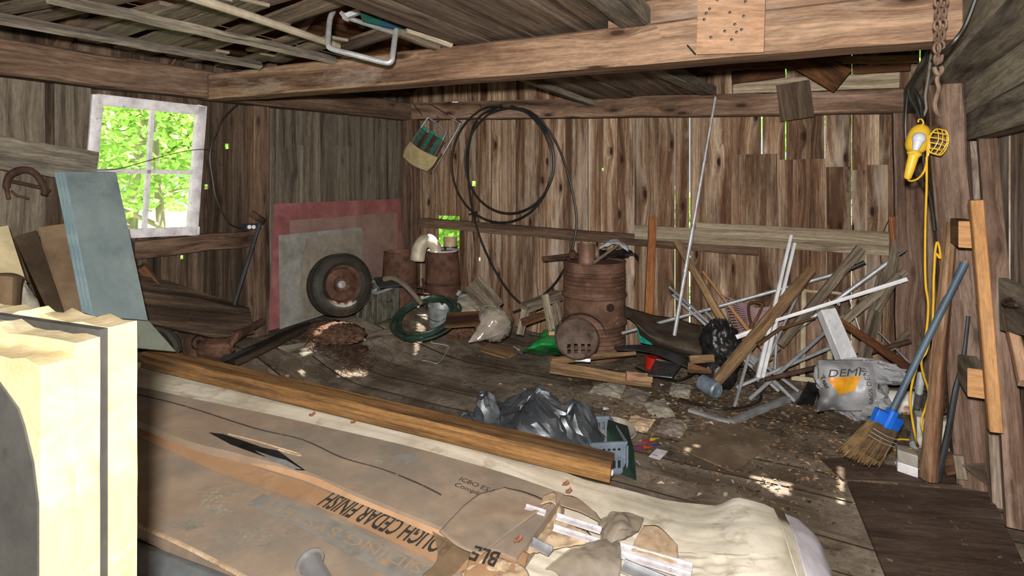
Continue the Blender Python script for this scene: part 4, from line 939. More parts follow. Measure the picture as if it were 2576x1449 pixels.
# tire
def wheel(o, n, r, w):
    g = root('car_wheel', o - Z * r, 'old black car tire on a rusty rim leaning against the grey sheet', 'tire')
    prof = [(r * .62, -w * .38), (r * .72, -w * .5), (r * .88, -w * .48), (r * .97, -w * .4), (r, -w * .3), (r, -w * .02), (r * .985, 0), (r, w * .02), (r, w * .3), (r * .97, w * .4), (r * .88, w * .48), (r * .72, w * .5), (r * .62, w * .38)]
    mb = MB(); mb.lathe(prof, o, n, 64, dent=0)
    a = n.orthogonal().normalized(); b_ = n.cross(a)
    for k in range(64):
        t = k / 64 * 6.283; dd = a * math.cos(t) + b_ * math.sin(t); tt = n.cross(dd)
        for s_ in (-1, 1): mb.box(o + dd * (r * .99) + n * (s_ * w * .22), tt * .02, n * (w * .34), dd * .012)
    mk('tire', mb, RUBBER, g)
    mb = MB(); rm = r * .62
    mb.lathe([(rm, -w * .36), (rm * .95, -w * .3), (rm * .9, 0), (rm * .95, w * .3), (rm * 1.02, w * .38), (rm * .96, w * .34), (rm * .86, w * .2), (rm * .82, w * .06), (rm * .6, w * .12), (rm * .45, w * .2), (rm * .32, w * .1), (1e-4, w * .1)], o, n, 48); rim_ = mk('rim', mb, RUST, g)
    mb = MB(); mb.lathe([(rm * .22, w * .1), (rm * .2, w * .24), (1e-4, w * .27)], o, n, 20); mk('hub_cap', mb, ALUD, rim_)
    for k in range(5):
        t = k / 5 * 6.283; dd = a * math.cos(t) + b_ * math.sin(t); mb = MB(); mb.lathe([(.009, 0), (.009, .02), (1e-4, .022)], o + dd * rm * .38 + n * w * .16, n, 6); mk('wheel_nut', mb, RUSTD, rim_)
wheel(P(855, 716, 5.2), (U * .93 - N * .34 + Z * .16).normalized(), .275, .19)
# straw heap, battery box
mb = MB(); mb.blob(P(838, 836, 5.05), U * .28, N * .16, Z * .075, 50, 30, .34, 6, 4, True, flat=fz(P(838, 850, 5.)) - .02); rr = random.Random(2)
for k in range(3600):
    p = P(838, 832, 5.05) + U * rr.gauss(0, .17) + N * rr.gauss(0, .10); p.z = fz(p) + .12 * math.exp(-((p - P(838, 832, 5.05)).xy.length / .2) ** 2) + rr.uniform(0, .03); t = rr.random() * 6.3; a = V((math.cos(t), math.sin(t), rr.uniform(-.4, .6))) * rr.uniform(.02, .045); s = V((-math.sin(t), math.cos(t), 0)) * .0025; i = len(mb.v)
    mb.v += [p - a - s, p - a + s, p + a + s, p + a - s]; mb.face((i, i + 1, i + 2, i + 3))
one('needle_heap', mb, STRAW, 'heap of reddish brown needles and chaff below the tire', 'debris', kind='stuff', ang=80)
f = [(893, 725), (946, 738), (946, 822), (910, 800)]
zb = FL(946, 818); dd0 = zb.y; A_, B_, C_ = P(946, 738, dd0), P(893, 724, dd0 + .12), P(1006, 716, dd0 + .17); D_ = B_ + C_ - A_; hh = A_.z - zb.z
g = root('metal_box', zb, 'open grimy galvanised metal box standing beside the tire', 'box')
mb = MB(); dn = Z * -hh; th = .008; cen = (A_ + D_) / 2
for p, q2 in ((A_, B_), (B_, D_), (D_, C_), (C_, A_)):
    m1 = (p + q2) / 2; inn = (cen - m1); inn.z = 0; inn = inn.normalized() * th; t0 = .02
    hexa(mb, [p, q2, q2 + dn, p + dn], [p + inn, q2 + inn, q2 + inn + dn, p + inn + dn])
    for t in (.15, .5, .85): m2 = p.lerp(q2, t); mb.tube([m2 - inn * .6 + Z * -.02, m2 - inn * .6 + dn * .9], .012, 6)
GRIME = nm('grimy_galvanised', [(.3, '#2c2a22'), (.5, '#5a584d'), (.7, '#7d7b70')], 7, .6, .3, stretch=(2, 2, .7), second=('#221c14', 4, .5, .66, .7))
wl_ = mk('walls', mb, GRIME, g); mb = MB()
for p, q2 in ((A_, B_), (B_, D_), (D_, C_), (C_, A_)): mb.bar(p, q2, .02, .022, up=Z)
mk('rim', mb, GALV, g); mb = hexa(MB(), [A_ + dn * .95, B_ + dn * .95, D_ + dn * .95, C_ + dn * .95], [A_ + dn, B_ + dn, D_ + dn, C_ + dn]); mk('bottom', mb, GRIME, g)
mb = MB(); mm = A_.lerp(C_, .55) + dn * .38; mb.tube([mm + (C_ - A_) * -.12, mm + V((.01, -.03, -.01)), mm + (C_ - A_) * .12], .006, 6); mk('handle', mb, RUSTD, wl_)
mb = MB(); mb.patch([[B_ + Z * -.03 + V((.03, 0, 0)), C_ + Z * -.03 + V((-.03, 0, 0))], [A_ + Z * -.05 + V((0, .04, 0)), D_ + Z * -.03]], 10, 10, .015, 14, 2, True); one('box_liner', mb, nm('grey_film', [(.3, '#6f7a80'), (.6, '#98a2a7')], 9, .3), 'crumpled grey film inside the open metal box', 'plastic film', solid=.002)
mb = MB(); mb.tube([P(*p) for p in ((968, 702, 5.3), (985, 698, 5.25), (1005, 706, 5.2), (1030, 728, 5.15), (1062, 765, 5.1))], [.028, .026, .024, .022, .02], 8, smooth=5); one('bentwood_piece', mb, GREYW, 'curved bentwood piece lying across behind the metal box', 'wood piece')
one('metal_cover', plate(MB(), [P(940, 698, 5.5), P(1002, 692, 5.5), P(1010, 716, 5.3), P(955, 722, 5.3)], .015), STEEL, 'dark metal lid leaning behind the open metal box', 'lid')
# kegs in the corner
def keg(x, ytop, d, r, ybot, lab, lid=False):
    o = P(x, ytop, d); zb_ = P(x, ybot, d).z; H_ = o.z - zb_; o.z = zb_
    g = root('steel_keg', o, lab, 'barrel', 'rusty kegs in the corner'); mb = MB(); t = .012
    kp = lambda t: r * (.84 + .16 * math.sin(math.pi * min(1, max(0, (t + .12) / 1.24)) ** .9))
    pr = [(1e-4, .0), (kp(0) * .96, .0), (kp(.03), .02)] + [(kp(k / 12), H_ * k / 12) for k in range(1, 12)] + [(kp(1) * .99, H_ - .015), (kp(1) + .006, H_), (kp(1) - .006, H_), (kp(1) - .01, H_ - .03), (kp(1) - .012, H_ - .2), (1e-4, H_ - .2)]
    mb.lathe(pr, o, Z, 36, dent=.02, seed=x); mk('shell', mb, RUST if not lid else RUSTD, g)
    for k in (.48,): mb = MB(); mb.lathe([(r * .985, 0), (r * 1.045, .008), (r * 1.045, .022), (r * .985, .03)], o + Z * H_ * k, Z, 36); mk('hoop', mb, RUSTD, g)
    return g, o, H_
keg(1005, 632, 6.15, .185, 790, 'rusty open keg at left in the back corner beside the red panel')
g, o, H_ = keg(1114, 632, 6.05, .18, 790, 'rusty keg with a white rim standing under the missing wall board')
mb = MB(); mb.lathe([(.12, H_), (.15, H_), (.162, H_ + .01), (.152, H_ + .018), (.12, H_ + .012)], o, Z, 36); wr_ = mk('white_rim', mb, WHITEP, g)
mb = MB(); mb.tube([o + Z * (H_ + .02) + V((.03, -.12, 0)), o + Z * (H_ + .05) + V((.04, -.13, 0))], .012, 8); mk('bung', mb, STEEL, wr_)
pth = [(1050, 655, 5.95), (1056, 622, 5.95), (1072, 604, 5.95), (1088, 612, 5.95), (1100, 632, 6.)]
SHEETW = nm('old_white_enamel', [(.3, '#8f8672'), (.6, '#c9c0ab')], 5, .5, .1, second=('#7d5b3c', 5, .58, .7, .6))
mb = MB().tube([P(*p) for p in pth], [.075, .07, .065, .06, .055], 20, smooth=5, cap=False); one('stovepipe_elbow', mb, SHEETW, 'curved pale metal pipe elbow between the two rusty kegs, lit by the sun', 'pipe', solid=.004)
g = root('tin_can', P(1133, 628, 6.25), 'old tan tin can behind the white rimmed keg', 'can'); o = P(1133, 628, 6.3); mb = MB(); mb.lathe([(1e-4, 0), (.075, 0), (.077, .004), (.075, .01), (.075, .13), (.078, .136), (.072, .136), (.07, .03), (1e-4, .03)], o, Z, 28, dent=.05); mk('body', mb, nm('tan_tin', [(.3, '#8d7a5d'), (.6, '#b8a585')], 6, .6, .2), g); mb = MB(); mb.lathe([(.077, .02), (.08, .03), (.077, .04)], o, Z, 28); mk('band', mb, STEEL, g)
one('tin_base_plank', stick(1085, 772, 6.2, 1180, 768, 6.2, 55, 55, 1., seg=3, up=Z), BROWNW, 'short block of wood below the two kegs', 'wood block') if 0 else None
for i, (x0, y0, x1, y1, d) in enumerate(((1040, 720, 1075, 726, 5.9), (1046, 735, 1080, 741, 5.85), (1062, 700, 1068, 748, 5.95))):
    one('wire_rod', rod([(x0, y0, d), (x1, y1, d)], 5), RUSTD, ('upper thin rusty rod between the kegs', 'lower thin rusty rod between the kegs', 'upright thin rusty rod between the kegs')[i], 'rod', 'rods between the kegs')
# hose, bucket, brush, board, bags in the middle
rr = random.Random(11); mb = MB()
def fl(x, y, up=.0): return FL(x, y, up)
pts = []
for k in range(5):
    cx, cy, rx, ry = 1068 + rr.uniform(-8, 8), 797 + rr.uniform(-6, 6), 78 + rr.uniform(-10, 8), 46 + rr.uniform(-8, 8)
    for j in range(14):
        t = j / 14 * 6.283 + k * .2; x = cx + rx * math.cos(t); y = cy + ry * math.sin(t) - .25 * rx * math.cos(t)
        d = 5.25 - .32 * math.sin(t) + rr.uniform(-.03, .03); p = P(x, y, d); p.z = max(p.z, fz(p) + .02); pts.append(p)
pts += [P(1150, 745, 5.5), P(1165, 735, 5.5)]
mb.tube(pts, .0125, 7, smooth=3); g = root('garden_hose', fl(1060, 850), 'coil of dark green garden hose draped over the galvanised bucket', 'hose'); mk('coil', mb, HOSEG, g)
mb = MB(); mb.tube([P(1150, 742, 5.48), P(1158, 732, 5.48)], .018, 10); mk('coupling', mb, CHROME, g)
g = root('galvanised_bucket', fl(1100, 832), 'galvanised bucket standing under the green hose coil', 'bucket'); o = fl(1102, 830) + V((.0, .1, -.02)); mb = MB(); mb.lathe([(1e-4, 0), (.105, 0), (.11, .01), (.13, .15), (.142, .24), (.147, .245), (.142, .25), (.125, .15), (.1, .02), (1e-4, .02)], o, (Z + U * .15).normalized(), 36); mk('body', mb, GALV, g); mb = MB(); mb.tube([o + V((-.14, 0, .23)), o + V((-.1, -.1, .14)), o + V((.04, -.15, .12)), o + V((.14, -.03, .23))], .004, 6, smooth=5); mk('bail_handle', mb, STEEL, g)
mb = MB(); mb.bar(P(1122, 806, 5.0), P(1226, 800, 4.95), .16, .022, up=V((0.05, -.55, .8)), seg=4, jit=.002); one('short_board', mb, BROWNW, 'short brown board resting on the brush beside the green hose', 'board')
mb = MB(); o = fl(1160, 852) + Z * .075; ax = V((.96, .1, .1)).normalized(); mb.lathe([(1e-4, -.13), (.06, -.13), (.075, -.1), (.08, 0), (.075, .1), (.06, .13), (1e-4, .13)], o, ax, 24); r2 = random.Random(4)
for k in range(700):
    t = r2.random() * 6.283; s = r2.uniform(-.13, .13); a = ax.orthogonal().normalized(); dd = (a * math.cos(t) + ax.cross(a) * math.sin(t)); p = o + ax * s + dd * .07; mb.bar(p, p + dd * .025 + ax * r2.uniform(-.01, .01), .0035, .0035, ch=0)
one('chimney_brush', mb, STRAW, 'dark bristly brush roll under the short board', 'brush')
one('grey_plank', stick(1188, 712, 5.6, 1248, 778, 5.3, 56, 50, .12, seg=4, jit=.003), GREYW, 'short grey plank slanting behind the clear bag', 'plank')
mb = MB().patch([[P(1150, 740, 5.6), P(1180, 735, 5.6), P(1205, 745, 5.6)], [P(1150, 762, 5.4), P(1180, 758, 5.4), P(1212, 770, 5.4)], [P(1152, 782, 5.25), P(1185, 782, 5.25), P(1218, 782, 5.25)]], 16, 16, .02, 9, 6, True); one('rag', mb, GREYC, 'crumpled cream cloth beside the slanting grey plank', 'cloth', solid=.003)
mb = MB(); mb.blob(P(1240, 815, 5.0), U * .15, N * .12, Z * .13, 40, 26, .22, 6, 3, True, flat=fz(P(1240, 830, 5.)) + .005); mb.patch([[P(1178, 862, 4.75), P(1200, 858, 4.75), P(1240, 848, 4.8)], [P(1200, 830, 4.8), P(1225, 830, 4.78), P(1265, 835, 4.85)], [P(1215, 800, 4.85), P(1250, 800, 4.82), P(1282, 812, 4.9)]], 16, 16, .015, 9, 2, True); one('plastic_bag', mb, CLEAR, 'clear plastic bag slumped beside the short brown board', 'bag', ang=80)
mb = MB(); mb.blob(P(1232, 790, 5.2), U * .12, N * .1, Z * .07, 30, 20, .25, 7, 8, True); one('cloth_bundle', mb, GREYC, 'grey dirty bundle behind the clear plastic bag', 'cloth', ang=80)
mb = MB(); mb.lathe([(1e-4, 0), (.07, .004), (.078, .018), (.07, .036), (.04, .045), (1e-4, .05)], fl(906, 884), Z, 24, dent=.1); one('rusty_disc', mb, RUSTD, 'round rusty lump lying alone on the open floor', 'iron disc')
mb = MB(); mb.tube([fl(x, y, .01) for x, y in ((1063, 907), (1080, 909), (1098, 914), (1112, 903), (1125, 882), (1128, 872), (1120, 868), (1098, 864), (1084, 862))], .0035, 6, smooth=4); one('bent_wire', mb, ALU, 'bent silvery wire lying on the floor in front of the hose', 'wire')
one('floor_board_scrap', plate(MB(), [fl(1230, 862, .012), fl(1308, 884, .012), fl(1275, 900, .012), fl(1205, 878, .012)], .02), TAN, 'small tan board lying flat left of the green bag', 'board')
# hanging lawn chair
g = root('lawn_chair', BW(1060, 430, .12), 'folded lawn chair with green webbing and brown cords hung on the back wall', 'chair')
Q0 = [BW(1090, 274, .14), BW(1160, 312, .14), BW(1086, 436, .22), BW(1014, 392, .22)]
def cq(s, t, k=0): return bl(Q0, s, t) + N * -k
mb = MB(); mb.tube([cq(0, .95), cq(0, .45), cq(.02, .04), cq(.12, 0), cq(.88, 0), cq(.98, .04), cq(1, .45), cq(1, .98)], .011, 8, smooth=4); mk('outer_frame', mb, ALUD, g)
mb = MB(); mb.tube([cq(.04, .9, .03), cq(.05, .24, .03), cq(.14, .17, .03), cq(.7, .23, .03), cq(.8, .3, .03), cq(.86, .9, .03)], .01, 8, smooth=4); mk('inner_frame', mb, ALUD, g)
mb = MB(); mb.tube([cq(.14, .02, .02), cq(.4, .12, .03), cq(.3, .2, .03)], .007, 6, smooth=4); mk('hinge_wire', mb, RUSTD, g)
TEAL = nm('teal_webbing', [(.3, '#0d5a52'), (.6, '#1f9c8c')], 30, .7)
for s in (.18, .45, .74): mb = MB(); mb.patch([[cq(s - .075, .33, .05), cq(s - .075, .55, .052), cq(s - .075, .75, .05)], [cq(s + .075, .33, .05), cq(s + .075, .55, .052), cq(s + .075, .75, .05)]], 3, 8); mk('webbing_strap', mb, TEAL, g, solid=.002)
mb = MB()
for k in range(12): t = .39 + .34 * k / 12; mb.tube([cq(.03, t, .045), cq(.3, t + .012, .065), cq(.6, t - .01, .06), cq(.93, t + .01, .045)], .006, 5, smooth=3)
mk('cord_weave', mb, nm('brown_cord', [(.3, '#2e1d14'), (.6, '#4f3527')], 20, .8), g)
mb = MB(); mb.patch([[cq(.0, .68, .06), cq(.5, .70, .085), cq(1, .68, .06)], [cq(.0, .85, .06), cq(.5, .85, .095), cq(1, .85, .06)], [cq(.06, .99, .05), cq(.5, 1.02, .07), cq(.92, .99, .05)]], 14, 18, .004, 16, 2, True); mk('seat_cloth', mb, nm('khaki_cloth', [(.3, '#8c7d58'), (.6, '#a89a72')], 14, .9), g, solid=.012)
mb = MB(); mb.tube([cq(1.02, .6, .04), cq(1.0, 1.0, .03)], .012, 6); mk('arm', mb, BROWNW, g)
# big black hose on the wall
g = root('rubber_hose', BW(1265, 300, .12), 'large loops of black rubber pipe hung on the back wall', 'hose'); pts = []
for (cx, cy, rx, ry, o, a0, a1) in ((1262, 412, 126, 148, .20, 4.9, 11.0), (1282, 405, 112, 132, .225, 11.0, 17.2)):
    n = 22
    for k in range(n): t = a0 + (a1 - a0) * k / n; pts.append(BW(cx + rx * math.cos(t), cy + ry * math.sin(t) , o))
pts += [BW(1300, 272, .21), BW(1350, 292, .2), BW(1400, 360, .14), BW(1432, 450, .13), BW(1450, 540, .13), BW(1447, 590, .15), BW(1437, 635, .17)]
mb = MB(); mb.tube(pts, .0125, 8, smooth=3); mk('coil', mb, HOSEB, g)
mb = MB(); mb.tube([BW(x, y, o) for x, y, o in ((1262, 266, .24), (1200, 300, .2), (1178, 380, .15), (1180, 470, .15), (1192, 545, .16), (1212, 610, .14), (1245, 680, .13), (1285, 740, .12), (1325, 775, .1))], .0125, 8, smooth=4); mk('loose_end', mb, HOSEB, g)
mb = MB(); mb.tube([BW(x, y, o) for x, y, o in ((1420, 676, .12), (1400, 708, .12), (1375, 735, .12), (1330, 770, .12), (1290, 786, .2))], .0125, 8, smooth=4); mk('lower_end', mb, HOSEB, g)
mb = MB(); mb.tube([BW(1180, 540, .17), BW(1200, 532, .19), BW(1196, 548, .2), BW(1186, 536, .19), BW(1206, 546, .18)], .008, 6); mk('tie_rag', mb, BLKW, g)
mb = MB(); mb.lathe([(.018, 0), (.03, .005), (.03, .05), (.018, .055)], P(1440, 640, 5.25), V((.6, -.7, -.2)), 14); mk('fitting', mb, RUSTD, g)
for i, (x0, y0, x1, y1) in enumerate(((1040, 262, 1062, 290), (1082, 262, 1160, 308), (1205, 262, 1218, 280))):
    mb = MB(); mb.tube([BW(x0, y0, .2), BW((x0 + x1) / 2, (y0 + y1) / 2, .22), BW(x1, y1, .2)], .006, 6); one('iron_hook', mb, RUSTD, ('rusty spike in the back plate left of the hanging chair', 'long rusty spike in the back plate above the hanging chair', 'rusty spike in the back plate holding the black pipe loops')[i], 'hook', 'spikes in the back plate')
# ---------- loft: rails, loose boards and chairs overhead
for (a, c, n0, n1, mt, lab) in (((-40, 40, 2.6), (655, 165, 4.0), 24, 15, HEWG, 'lowest weathered loft rail above the left wall plate'), ((120, -8, 2.4), (842, 151, 3.85), 24, 17, HEWG, 'middle grey loft rail running to the cross beam')):
    one('loft_rail', stick(*a, *c, n0, n1, seg=10, jit=.003), mt, lab, 'rail', 'rails under the loose loft boards')
mb = MB(); mb.tube([P(440, -22, 2.3), P(640, 44, 2.8), P(850, 116, 3.7)], .021, 10); one('loft_rail', mb, nm('pale_pole', [(.3, '#9a8f78'), (.6, '#c3b9a4')], 6, .55, .1), 'pale round pole highest of the rails, ending at the bent tube', 'rail', 'rails under the loose loft boards')
lb = [(-30, 30, 200, -12, 26, 'behind the first bay at the top left corner'), (20, 62, 330, -14, 24, 'second from the top left corner'), (150, 82, 430, 14, 24, 'with a pale split edge, above the lowest rail'), (225, 102, 560, -6, 26, 'wide and running up behind the middle rail'), (312, 122, 380, 108, 24, 'with a broken rotten end over the plate'), (350, 136, 480, 88, 28, 'with jagged broken tip nearest the window'), (352, 116, 640, 4, 30, 'long one crossing under the pale pole'), (345, 66, 432, 60, 22, 'short stub between the lower two rails'), (446, 141, 700, 52, 26, 'just left of the bent metal tube'), (478, 152, 560, 130, 16, 'small scrap by the end of the lowest rail'), (600, 84, 880, -14, 32, 'palest one, next to the bent metal tube'), (500, 50, 790, -40, 30, 'dark one near the top edge'), (690, 152, 850, 96, 24, 'low one ending at the cross beam'), (640, 128, 760, 92, 22, 'between the middle rail and the pale pole'), (860, 118, 985, 78, 30, 'inside the bent metal tube'), (566, 168, 680, 138, 24, 'last one before the cross beam corner')]
for i, (x0, y0, x1, y1, n, w) in enumerate(lb):
    za = 2.53 + .012 * (i % 3) + (.02 if i in (10,) else 0); a, c = FZ(x0, y0, za), FZ(x1, y1, za); w_ = n / FP * a.y * 2.0
    mb = MB(); mb.bar(a, c, min(w_, .2), .022, up=Z, seg=5, jit=.002); one('loft_board', mb, CEIL if i % 3 else GREYW, 'loose loft board ' + w, 'board', 'loose boards on the loft rails')
g = root('folding_lounger', P(905, 150, 3.15), 'metal folding chair frame stored overhead with one bent tube hanging below the loft', 'chair')
mb = MB(); mb.tube([P(*p) for p in ((838, 30, 3.35), (830, 48, 3.3), (826, 90, 3.2), (826, 112, 3.16), (838, 124, 3.14), (900, 140, 3.12), (968, 157, 3.1), (984, 153, 3.1), (988, 138, 3.12), (993, 100, 3.2), (997, 76, 3.25))], .0155, 10, smooth=4); mk('bent_tube', mb, ALU, g)
mb = MB(); mb.tube([P(872, 44, 3.35), P(1000, 86, 3.6), P(1030, 96, 3.65)], .014, 8); mb.tube([P(850, 130, 3.2), P(960, 152, 3.5)], .012, 8); mk('side_tube', mb, ALUD, g)
mb = MB(); mb.bar(P(862, 44, 3.3), P(905, 28, 3.3), .035, .03); mb.bar(P(860, 32, 3.3), P(874, 50, 3.28), .03, .02); mk('bracket', mb, ALU, g)
mb = MB(); mb.patch([[FZ(905, 32, 2.56), FZ(962, 52, 2.55), FZ(1012, 72, 2.56)], [FZ(912, 54, 2.56), FZ(965, 66, 2.55), FZ(1030, 80, 2.56)]], 4, 12); mk('green_webbing', mb, nm('green_blue_webbing', [(.35, '#0e5d55'), (.5, '#157a6c'), (.6, '#2c5f9e')], 5, .6), g, solid=.004)
for i, (x0, y0, x1, y1) in enumerate(((1002, 82, 1100, 120), (1020, 78, 1135, 116))):
    mb = MB(); mb.bar(P(x0, y0, 3.25), P(x1, y1, 3.42), .07 - .03 * i, .03, up=Z, seg=4, jit=.002); one('grey_batten', mb, GREYW, ('grey batten with shaped end beside the bent metal tube', 'thin grey batten at the edge of the loft boards')[i], 'batten', 'battens beside the loft')
q = [hit(x, y, room(0, BN - .026, 0), N) for x, y in ((1757, -30), (1926, -32), (1921, 131), (1752, 137))]
mb = plate(MB(), q, .02); one('nailed_board', mb, PLY, 'pale plywood board full of nail holes fixed across the front of the cross beam', 'board', ang=20)
rr = random.Random(9); mb = MB()
for k in range(15):
    s, t = rr.uniform(.1, .95), rr.uniform(.1, .85); p = bl(q, s, t); mb.lathe([(1e-4, .006), (.006, .004), (.007, 0)], p - N * .001, -N, 8)
one('nail_heads', mb, STEEL, 'dark nails and nail holes in the pale plywood board', 'nails', kind='stuff')
mb = MB(); mb.tube([hit(1729, 114, room(0, BN - .01, 0), N), hit(1749, 136, room(0, BN - .06, 0), N)], .004, 6); one('bent_nail', mb, STEEL, 'single bent nail beside the pale plywood board', 'nail')

# ---------- right: chain, cables and the yellow work lamp
def link_chain(mb, pts, ln, r, w):
    q = catmull([V(p) for p in pts], 30); out_ = [q[0]]; acc = 0
    for i in range(1, len(q)):
        acc += (q[i] - q[i - 1]).length
        if acc >= ln * .80: out_.append(q[i]); acc = 0
    for i in range(len(out_) - 1):
        c = (out_[i] + out_[i + 1]) / 2; d = (out_[i + 1] - out_[i]).normalized(); s = d.cross(V((0, 1, 0)) if i % 2 else V((1, 0, 0))).normalized()
        mb.tube([c + d * (math.cos(t) * (ln / 2 - r)) + s * (math.sin(t) * w) for t in [6.283 * k / 12 for k in range(12)]], r, 6, True)
g = root('hoist_chain', P(2362, 170, 2.05), 'rusty double chain with a hook hanging from the roof at the right', 'chain')
CHM = nm('rusty_chain', [(.3, '#4d3a30'), (.6, '#7d685a')], 14, .7, .3)
mb = MB(); link_chain(mb, [P(2361, -40, 2.05), P(2358, 60, 2.05), P(2357, 166, 2.05)], .048, .005, .0115); link_chain(mb, [P(2377, -40, 2.07), P(2373, 60, 2.07), P(2362, 166, 2.07)], .048, .005, .0115); mk('links', mb, CHM, g)
mb = MB(); mb.tube([P(x, y, 2.05) for x, y in ((2350, 168), (2355, 182), (2363, 186), (2370, 176), (2366, 166))], .008, 6, smooth=3); mb.tube([P(x, y, 2.06) for x, y in ((2362, 184), (2357, 202), (2362, 222), (2356, 242), (2352, 262), (2356, 282), (2366, 292), (2371, 288))], .0075, 8, smooth=4); mk('hook', mb, CHM, g)
cl = ((((2340, 122, 2.9), (2328, 160, 2.95), (2300, 195, 3.0), (2285, 222, 3.05), (2290, 250, 3.05), (2305, 275, 3.05), (2312, 300, 3.05)), 'left black cable looping down to the lamp hook'), (((2345, 118, 2.85), (2336, 190, 2.95), (2328, 240, 3.0), (2330, 275, 3.02), (2318, 298, 3.05)), 'middle grey cable running down to the lamp hook'), (((2285, 215, 3.05), (2278, 300, 3.1), (2282, 380, 3.1), (2300, 420, 3.1), (2335, 480, 3.1)), 'long black cable hanging beside the corner post and crossing behind the lamp'), (((2460, -20, 1.95), (2430, 60, 1.98), (2400, 104, 2.0), (2370, 132, 2.05), (2345, 154, 2.15)), 'black cable along the right timber at the top'), (((2300, 225, 3.05), (2316, 262, 3.02), (2322, 340, 3.08), (2326, 420, 3.1), (2345, 520, 3.12), (2352, 580, 3.12)), 'thick black cable hanging behind the yellow lamp'))
for i, (p_, lab) in enumerate(cl): mb = MB(); mb.tube([P(*p) for p in p_], .0065 if i != 4 else .009, 6, smooth=5); one('electric_cable', mb, HOSEB if i != 1 else nm('grey_cable', [(.3, '#55504a'), (.6, '#77716a')], 9, .6), lab, 'cable', 'cables by the work lamp')
YEL = nm('yellow_plastic', [(.3, '#c2971d'), (.6, '#d6b23a')], 8, .42, bump=.03, second=('#7a5a1a', 14, .63, .7, .6)); YELC = nm('yellow_cord', [(.3, '#b98f1a'), (.6, '#cda42a')], 10, .5, bump=.03)
g = root('work_lamp', P(2308, 380, 3.0), 'yellow caged trouble lamp hanging open from black cables at the right', 'lamp'); D = 2.98
mb = MB(); mb.tube([P(x, y, D) for x, y in ((2312, 318), (2319, 316), (2323, 308), (2318, 300), (2311, 301), (2310, 308))], .004, 6, smooth=4); mk('hook', mb, YEL, g)
ax = (P(2318, 312, D) - P(2294, 388, D)).normalized(); o = P(2310, 350, D + .03)
mb = MB(); prof = []
for k in range(13): t = -1 + 2 * k / 12; prof.append((max(1e-4, .052 * (1 - abs(t) ** 2.6) ** .6 * (1 - .12 * t if t < 0 else 1)), t * .085))
mb.lathe(prof, o, ax, 24); sh_ = mk('reflector_shell', mb, YEL, g)
mb = MB(); e = P(2312, 348, D - .028); mb.blob(e, V((.031, 0, 0)), V((0, .031, 0)), V((0, 0, .031)), 24, 16, 0); mb.tube([e - ax * .02, e - ax * .05, e - ax * .065], [.024, .017, .015], 12); mk('bulb', mb, nm('bulb_glass', [(.3, '#aeb2c0'), (.6, '#c6c9d4')], 3, .25, bump=0, spec=.6), g)
mb = MB(); h0, h1 = P(2300, 386, D), P(2283, 447, D); mb.tube([h0 + ax * .012, h0, h0.lerp(h1, .15), h0.lerp(h1, .7), h1, h1 - ax * .008], [.026, .034, .024, .021, .017, .01], 14); mb.bar(P(2284, 384, D - .02), P(2316, 389, D - .02), .012, .012); mk('handle', mb, YEL, g)
mb = MB(); cc = P(2360, 358, D - .05); rx, ry = 24 / FP * D, 33 / FP * D
def cg(a, b_, k=0): tl = .28; x = a * rx; z = b_ * ry; return cc + V((x * math.cos(tl) + z * math.sin(tl), -k, z * math.cos(tl) - x * math.sin(tl)))
mb.tube([cg(math.cos(t) , max(-.9, min(.98, 1.1 * math.sin(t)))) for t in [6.283 * k / 28 for k in range(28)]], .0042, 6, True)
for s in (-.45, .0, .45): w = math.sqrt(1 - s * s); mb.tube([cg(s, -w * .95), cg(s, -w * .5, .02), cg(s, 0, .03), cg(s, w * .5, .02), cg(s, w)], .0028, 5); 
for s in (-.6, -.2, .2, .6): w = math.sqrt(1 - s * s); mb.tube([cg(-w, s), cg(-w * .5, s, .02), cg(0, s, .03), cg(w * .5, s, .02), cg(w, s)], .0028, 5)
mb.tube([P(2336, 342, D - .02), P(2338, 365, D - .03), P(2334, 392, D - .02)], .006, 6); mk('cage', mb, YEL, g)
g = root('extension_cord', P(2308, 1128, 3.15), 'yellow extension cord dropping from the work lamp to the floor', 'cord'); CD = 3.0
mb = MB(); mb.tube([P(*p) for p in ((2283, 449, 2.98), (2290, 455, 2.98), (2308, 450, 2.97), (2324, 432, 2.97), (2332, 400, 2.97), (2333, 350, 2.97))], .0052, 7, smooth=5)
mb.tube([P(*p) for p in ((2331, 395, 2.96), (2331, 470, 2.97), (2328, 560, 2.98), (2327, 660, 2.98), (2329, 720, 2.98), (2335, 765, 2.99), (2331, 830, 3.0), (2318, 890, 3.0), (2298, 950, 3.02), (2290, 1000, 3.04), (2294, 1050, 3.06), (2305, 1110, 3.1))] + [FL(2308, 1124, .01), FL(2285, 1130, .01), FL(2250, 1132, .01)], .0055, 7, smooth=5); mk('long_run', mb, YELC, g)
mb = MB(); mb.tube([P(*p) for p in ((2350, 690, 3.0), (2352, 640, 2.99), (2357, 609, 2.98), (2363, 622, 2.98), (2365, 650, 2.99), (2354, 640, 3.0), (2349, 700, 3.0), (2348, 760, 3.0), (2344, 830, 3.0), (2330, 885, 3.0), (2318, 905, 3.01), (2322, 940, 3.03), (2336, 985, 3.06), (2330, 1020, 3.08), (2318, 1060, 3.1), (2324, 1095, 3.1))] + [FL(2320, 1118, .01), FL(2300, 1108, .01), FL(2250, 1104, .01)], .0055, 7, smooth=5); mk('second_run', mb, YELC, g)

